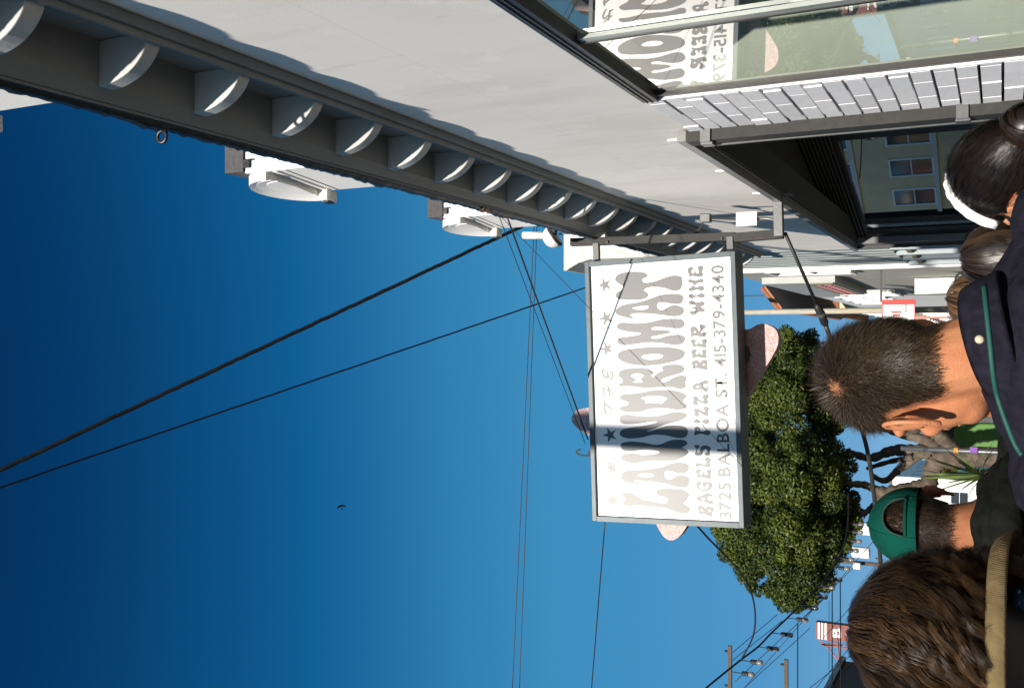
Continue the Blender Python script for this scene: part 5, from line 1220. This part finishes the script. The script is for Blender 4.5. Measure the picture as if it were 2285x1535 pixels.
# ---------------------------------------------------------------- woman with long wavy hair and denim jacket
SK2 = skin_mat('light_skin', (.58, .34, .23), (.045, .028, .016))
HL = head_matrix(atd(2138, 1426, 1.42), 6, 6, 0, 1.06)
nkL = atd(2278, 1430, 1.385)
tL, bodyL, jackL, locL, BL = person('woman with long wavy brown hair over a beige collar and denim jacket', nkL, 5, HL, 1.66, SK2, M_denim, M_denim, .95, .009)
set_scalp(bodyL, short_mask()(locL))
HM2 = hair_mat('long_brown_hair', (.012, .0075, .004), (.085, .045, .020), .46, .16)
def long_hair(name, H, parent, mt, nlock, per, seed, length, spread, phi0, phi1, wave=.012, width=.0013, shell=True, flare=0.0):
    rng = np.random.default_rng(seed); K = 17; T = np.linspace(0, 1, K); Hn = np.array(H); allp = []; alln = []; tones = []
    for i in range(nlock):
        ph = rng.uniform(phi0, phi1); lay = rng.uniform(-.022, .004) if rng.random() < .75 else rng.uniform(0, .010); Ln = length * rng.uniform(.88, 1.06)
        th0 = rng.uniform(.06, .9); amp = wave * rng.uniform(.4, 1.5); fr = rng.uniform(1.6, 3.2); p0 = rng.uniform(0, 6.28); tone = rng.beta(1.2, 2.4)
        s = T * (Ln + (1.62 - th0) * .115); r0 = .100 + lay
        th = np.minimum(th0 + s / .115, 1.62); over = np.maximum(0, s - (1.62 - th0) * .115)
        rad = r0 * np.sin(th) * (1 + spread * over) - .03 * over * (1 - flare); z = .020 + (.108 + lay) * np.cos(th) - over
        phs = ph + amp * 6 * np.sin(fr * 6.28 * T + p0) * T; rad = rad + amp * np.sin(fr * 6.28 * T + p0 + 1.3) * T
        for j in range(per):
            cl = rng.normal(size=2) * np.array((.05, .005)); k = (1 - .55 * T); ph2 = phs + cl[0] * k; rd = rad + cl[1] * k + rng.normal() * .0015
            x = rd * np.sin(ph2) * .98; y = -.012 + rd * np.cos(ph2) * 1.12
            allp.append(np.stack([x, y, z + rng.normal() * .002], 1)); alln.append(np.stack([np.sin(ph2), np.cos(ph2), np.full(K, .25)], 1)); tones.append(np.clip(tone + rng.normal() * .12, 0, 1))
    A = np.array(allp); N_ = np.array(alln); A = A @ Hn[:3, :3].T + Hn[:3, 3]; N_ = N_ @ Hn[:3, :3].T
    return ribbons(name, A, np.full(len(A), width) * rng.uniform(.7, 1.4, len(A)), N_, np.array(tones), mt, parent)
c = MB(); ellip(c, (0, -.012, .028), (.083, .098, .094), HL); chain(c, [(0, -.045, .0), (0, -.050, -.04), (0, -.04, -.07)], [.085, .078, .066], HL)
remeshed(c, 'hair_mass', mat('hair_shadow', (.014, .009, .006), .5), tL, .008, 3)  # dark shell added beneath the strands to block light
long_hair('hair', HL, tL, HM2, 430, 62, 11, .066, .45, R(62), R(298), .021, width=.0009)
long_hair('hair', HL, tL, HM2, 60, 50, 12, .24, .35, R(66), R(112), .022, width=.0009, flare=.8)
M_sherpa = cloth_mat('beige_collar_cord', (.165, .122, .060), wv=900, amount=.22, var=.3, vscale=40, axis='X')
lo = ring(BL, .154, .150, 1.487, R(-235), R(55), 44, (0, -.01), .0, .05); hi = ring(BL, .132, .135, 1.514, R(-235), R(55), 44, (0, -.02), .0, .04)
collar_strip('collar', lo, hi, M_sherpa, tL, .014)

# ---------------------------------------------------------------- man with a teal cap and black patterned jacket
SK3 = skin_mat('warm_tan_skin', (.38, .165, .080), (.014, .010, .007))
def camo_mat():
    mt = cloth_mat('black_patterned_cloth', (.0025, .003, .0025), wv=900, amount=.2, var=1, vscale=22, vcol=(.010, .011, .009)); return mt
HC = head_matrix(atd(2068, 1180, 2.42), 22, 2, 0, 1.07)
nkC = atd(2205, 1165, 2.37)
tC, bodyC, jackC, locC, BC = person('man in a teal green cap and black patterned jacket', nkC, -6, HC, 1.74, SK3, camo_mat(), M_black, 1.06, .008)
maskC = short_mask(-.060); set_scalp(bodyC, maskC(locC) * .8)
groom_short('hair', bodyC, HC, lambda l: maskC(l) * (l[:, 2] < .10), 16000, (0, -.06, .10), (.006, .016), hair_mat('black_cropped_hair', (.008, .006, .005), (.04, .028, .019), .5, .15), tC, .0010, 6, .4, .01)
M_teal = cloth_mat('teal_cotton', (.002, .056, .040), wv=2600, amount=.25, var=.25, vscale=14)
def cap_point(ph, th, rx=.086, ry=.107, rz=.098, g=0):
    return HC @ Vector(((rx + g) * math.sin(th) * math.sin(ph), -.012 + (ry + g) * math.sin(th) * math.cos(ph), .022 + (rz + g) * math.cos(th)))
nP, nT = 120, 36
def cap_hole(ph, th):          # opening at the back above the strap
    d = abs(((ph - math.pi + math.pi) % (2 * math.pi)) - math.pi); d = abs(ph - math.pi)
    return d < R(30) and R(85) - R(31) * math.sqrt(max(0, 1 - (d / R(30)) ** 2.6)) < th < R(85)
q = MB(); rows = []
thmax = R(96)
for shell_g in (0, .003):
    o = len(q.v)
    for i in range(nT + 1):
        for k in range(nP): q.v.append(tuple(cap_point(2 * math.pi * k / nP, max(.001, thmax * i / nT), g=shell_g)))
    for i in range(nT):
        for k in range(nP):
            if cap_hole(2 * math.pi * (k + .5) / nP, thmax * (i + .5) / nT): continue
            a, b = o + i * nP + k, o + i * nP + (k + 1) % nP; q.f.append((a, b, b + nP, a + nP))
cap = q.build('cap', M_teal, tC, smooth=True)
q = MB(); ellip(q, tuple(cap_point(0, 0, g=.004)), (.008, .008, .005)); q.build('button', M_teal, cap, smooth=True)
for k in range(6):
    ph = math.pi / 6 + k * math.pi / 3
    if abs(ph - math.pi) < R(28): continue
    q = MB(); q.tube([cap_point(ph, max(.05, t * thmax), g=.0035) for t in np.linspace(0, 1, 14)], .0011, 5); q.build('seam', M_teal, cap, smooth=True)
q = MB(); q.tube([cap_point(math.pi + R(a), R(84), g=.004) for a in np.linspace(-28, 28, 14)], .004, 6); q.build('strap', M_teal, cap, smooth=True)
q = MB(); q.tube([cap_point(math.pi + R(a), R(85) - R(31) * math.sqrt(max(0, 1 - (abs(a) / 30) ** 2.6)), g=.003) for a in np.linspace(-30, 30, 25)], .0028, 6); q.build('binding', mat('dark_binding', (.006, .03, .024), .8), cap, smooth=True)
vs = []; n_ = 21
for i in range(n_):
    a = R(-68) + R(136) * i / (n_ - 1)
    for r, z in ((.0, .012), (.075, -.004 - .02 * abs(math.sin(a)))):
        p = Vector((.088 * math.sin(a) * (1 - .0 * r), -.012 + .108 * math.cos(a) + r * math.cos(a * .8), z - .012)); vs.append(HC @ p)
q = MB(); q.add(vs + [Vector(v) - Vector((0, 0, .004)) for v in vs], [(2 * i, 2 * i + 1, 2 * i + 3, 2 * i + 2) for i in range(n_ - 1)] + [(2 * n_ + 2 * i, 2 * n_ + 2 * i + 2, 2 * n_ + 2 * i + 3, 2 * n_ + 2 * i + 1) for i in range(n_ - 1)] + [(2 * i + 1, 2 * n_ + 2 * i + 1, 2 * n_ + 2 * i + 3, 2 * i + 3) for i in range(n_ - 1)]); q.build('visor', M_teal, cap, smooth=True)
for (rx, ry, z, rr, dz) in ((.105, .10, 1.455, .034, -.018), (.135, .125, 1.425, .036, -.03), (.165, .15, 1.395, .036, -.04)):
    c = MB(); chain(c, ring(BC, rx, ry, z, R(-250), R(70), 26, (0, -.03), dz, .02), [rr * (.75 + .35 * math.sin(i * .8) ** 2) for i in range(26)], None, 10); remeshed(c, 'hood_fold', MATS['black_patterned_cloth'], tC, .009, 3)

# ---------------------------------------------------------------- woman with a bun and white headband
HRm = head_matrix(atd(2274, 396, 1.86), 36, -20, 0, 1.0)
nkR = atd(2440, 440, 1.86)
SK4 = skin_mat('olive_skin', (.50, .235, .12), (.012, .009, .007))
tR, bodyR, jackR, locR, BR = person('woman with dark hair in a bun and a white headband by the shopfront', nkR, 30, HRm, 1.62, SK4, cloth_mat('charcoal_knit', (.02, .02, .022)), M_black, .93, .0065)
def mask_up(l):
    x, y, z = l[:, 0], l[:, 1], l[:, 2]
    m_ = smooth01(z, -.060 + np.clip(y + .03, 0, .2) * 1.15, -.048 + np.clip(y + .03, 0, .2) * 1.15) * (y < .062) * (np.abs(x) < .0835)
    ear = (np.abs(x) > .066) * (np.abs(y) < .027) * (z < .026) * (z > -.07); return m_ * (1 - ear)
set_scalp(bodyR, mask_up(locR))
HM3 = hair_mat('near_black_hair', (.007, .005, .004), (.022, .014, .009), .38, .4)
P, Nn, loc, rng = surf_samples(bodyR, HRm, mask_up, 15000, 8)
bun_l = np.array((0, -.110, .030)); H3 = np.array(HRm.to_3x3()); fl_ = bun_l - loc; fl_ /= np.linalg.norm(fl_, axis=1)[:, None]; W_ = fl_ @ H3.T; W_ -= Nn * np.sum(W_ * Nn, 1)[:, None]; W_ /= np.linalg.norm(W_, axis=1)[:, None] + 1e-6
Ln = rng.uniform(.02, .05, len(P))[:, None]; off = Nn * rng.uniform(.003, .009, len(P))[:, None]
ribbons('hair', np.stack([P + off * .6, P + W_ * Ln * .5 + off, P + W_ * Ln + off * .8], 1), rng.uniform(.0012, .0022, len(P)), np.repeat(Nn[:, None], 3, 1), rng.beta(1, 3, len(P)), HM3, tR)
c = MB(); bc = HRm @ Vector((0, -.118, .050)); ellip(c, (0, -.124, .034), (.036, .034, .036), HRm); remeshed(c, 'bun', mat('bun_hair', (.010, .007, .005), .4), tR, .006, 2)
rng = np.random.default_rng(3); pth = []; nrs = []
for i in range(1500):
    a0_ = rng.uniform(0, 6.28); tl = rng.uniform(-1, 1); rr_ = .037 + rng.normal() * .0035; pts = []; ns = []
    for t in np.linspace(0, 2.2, 9):
        a = a0_ + t; d = Vector((math.cos(a), math.sin(tl * 1.2) * .9 * math.sin(a * .5 + tl), math.sin(a))).normalized(); pts.append(HRm @ (Vector((0, -.124, .034)) + d * rr_)); ns.append(HRm.to_3x3() @ d)
    pth.append(pts); nrs.append(ns)
ribbons('bun_strands', np.array(pth), np.full(1500, .0015), np.array(nrs), rng.beta(1.2, 2, 1500), hair_mat('bun_brown', (.010, .007, .004), (.05, .028, .016), .4, .4), tR)
q = MB(); vs = []; n_ = 34
for i in range(n_):
    a = R(-95) + R(190) * i / (n_ - 1); ca, sa = math.cos(a), math.sin(a); wob = .0015 * math.sin(i * 1.9)
    for dy, g in ((-.012, .004), (-.006, .009 + wob), (.006, .009 - wob), (.012, .004)):
        vs.append(HRm @ Vector(((.079 + g) * sa, .048 + dy - .01 * ca, .030 + (.083 + g) * ca)))
q.add(vs, [(4 * i + k, 4 * i + k + 1, 4 * i + k + 5, 4 * i + k + 4) for i in range(n_ - 1) for k in range(3)]); hbn = q.build('headband', mat('white_cotton', (.80, .78, .76), .9, bump=.3, bscale=60), tR, smooth=True)
sm = hbn.modifiers.new('s', 'SOLIDIFY'); sm.thickness = .003

# ---------------------------------------------------------------- two more in the queue beyond
HD = head_matrix(atd(2262, 575, 2.75), 15, 4, 0, 1.0)
nkD = atd(2400, 575, 2.75)
tD, bodyD, jD, locD, BD_ = person('dark haired person further along the queue behind the navy shoulder', nkD, 10, HD, 1.60, SK3, cloth_mat('grey_hoodie', (.07, .07, .075)), M_black, 1.0, .010)
set_scalp(bodyD, short_mask()(locD))
long_hair('hair', HD, tD, hair_mat('black_brown_hair', (.010, .007, .005), (.05, .03, .018), .4, .5), 150, 26, 21, .10, .1, R(50), R(310), .006, .002)
c = MB(); ellip(c, (0, -.012, .026), (.082, .098, .094), HD); chain(c, [(0, -.05, .0), (0, -.05, -.09)], [.08, .06], HD); remeshed(c, 'hair_mass', MATS['hair_shadow'], tD, .01, 3)
HE = head_matrix(atd(2212, 672, 3.25), -20, 5, 8, 1.0)
nkE = atd(2340, 680, 3.25)
tE, bodyE, jE, locE, BE_ = person('person with glossy chestnut hair and dark glasses pushed up on the head', nkE, -15, HE, 1.62, SK2, cloth_mat('black_coat', (.015, .015, .016)), M_black, 1.0, .010)
set_scalp(bodyE, short_mask()(locE))
long_hair('hair', HE, tE, hair_mat('chestnut_hair', (.03, .016, .008), (.26, .14, .065), .28, .8), 170, 26, 22, .12, .05, R(40), R(320), .004, .002)
c = MB(); ellip(c, (0, -.012, .026), (.082, .098, .094), HE); chain(c, [(0, -.05, .0), (0, -.05, -.10)], [.08, .06], HE); remeshed(c, 'hair_mass', MATS['hair_shadow'], tE, .01, 3)
q = MB()
for s in (-1, 1):
    q.tube([HE @ Vector((s * .032 + .024 * math.cos(a), .085 + .004 * math.sin(a), .105 + .019 * math.sin(a))) for a in np.linspace(0, 6.28, 16)], .004, 6)
    q.tube([HE @ Vector((s * .060, .082, .108)), HE @ Vector((s * .092, .03, .08)), HE @ Vector((s * .092, -.03, .045))], .003, 6)
q.build('sunglasses', M_black, tE, smooth=True)
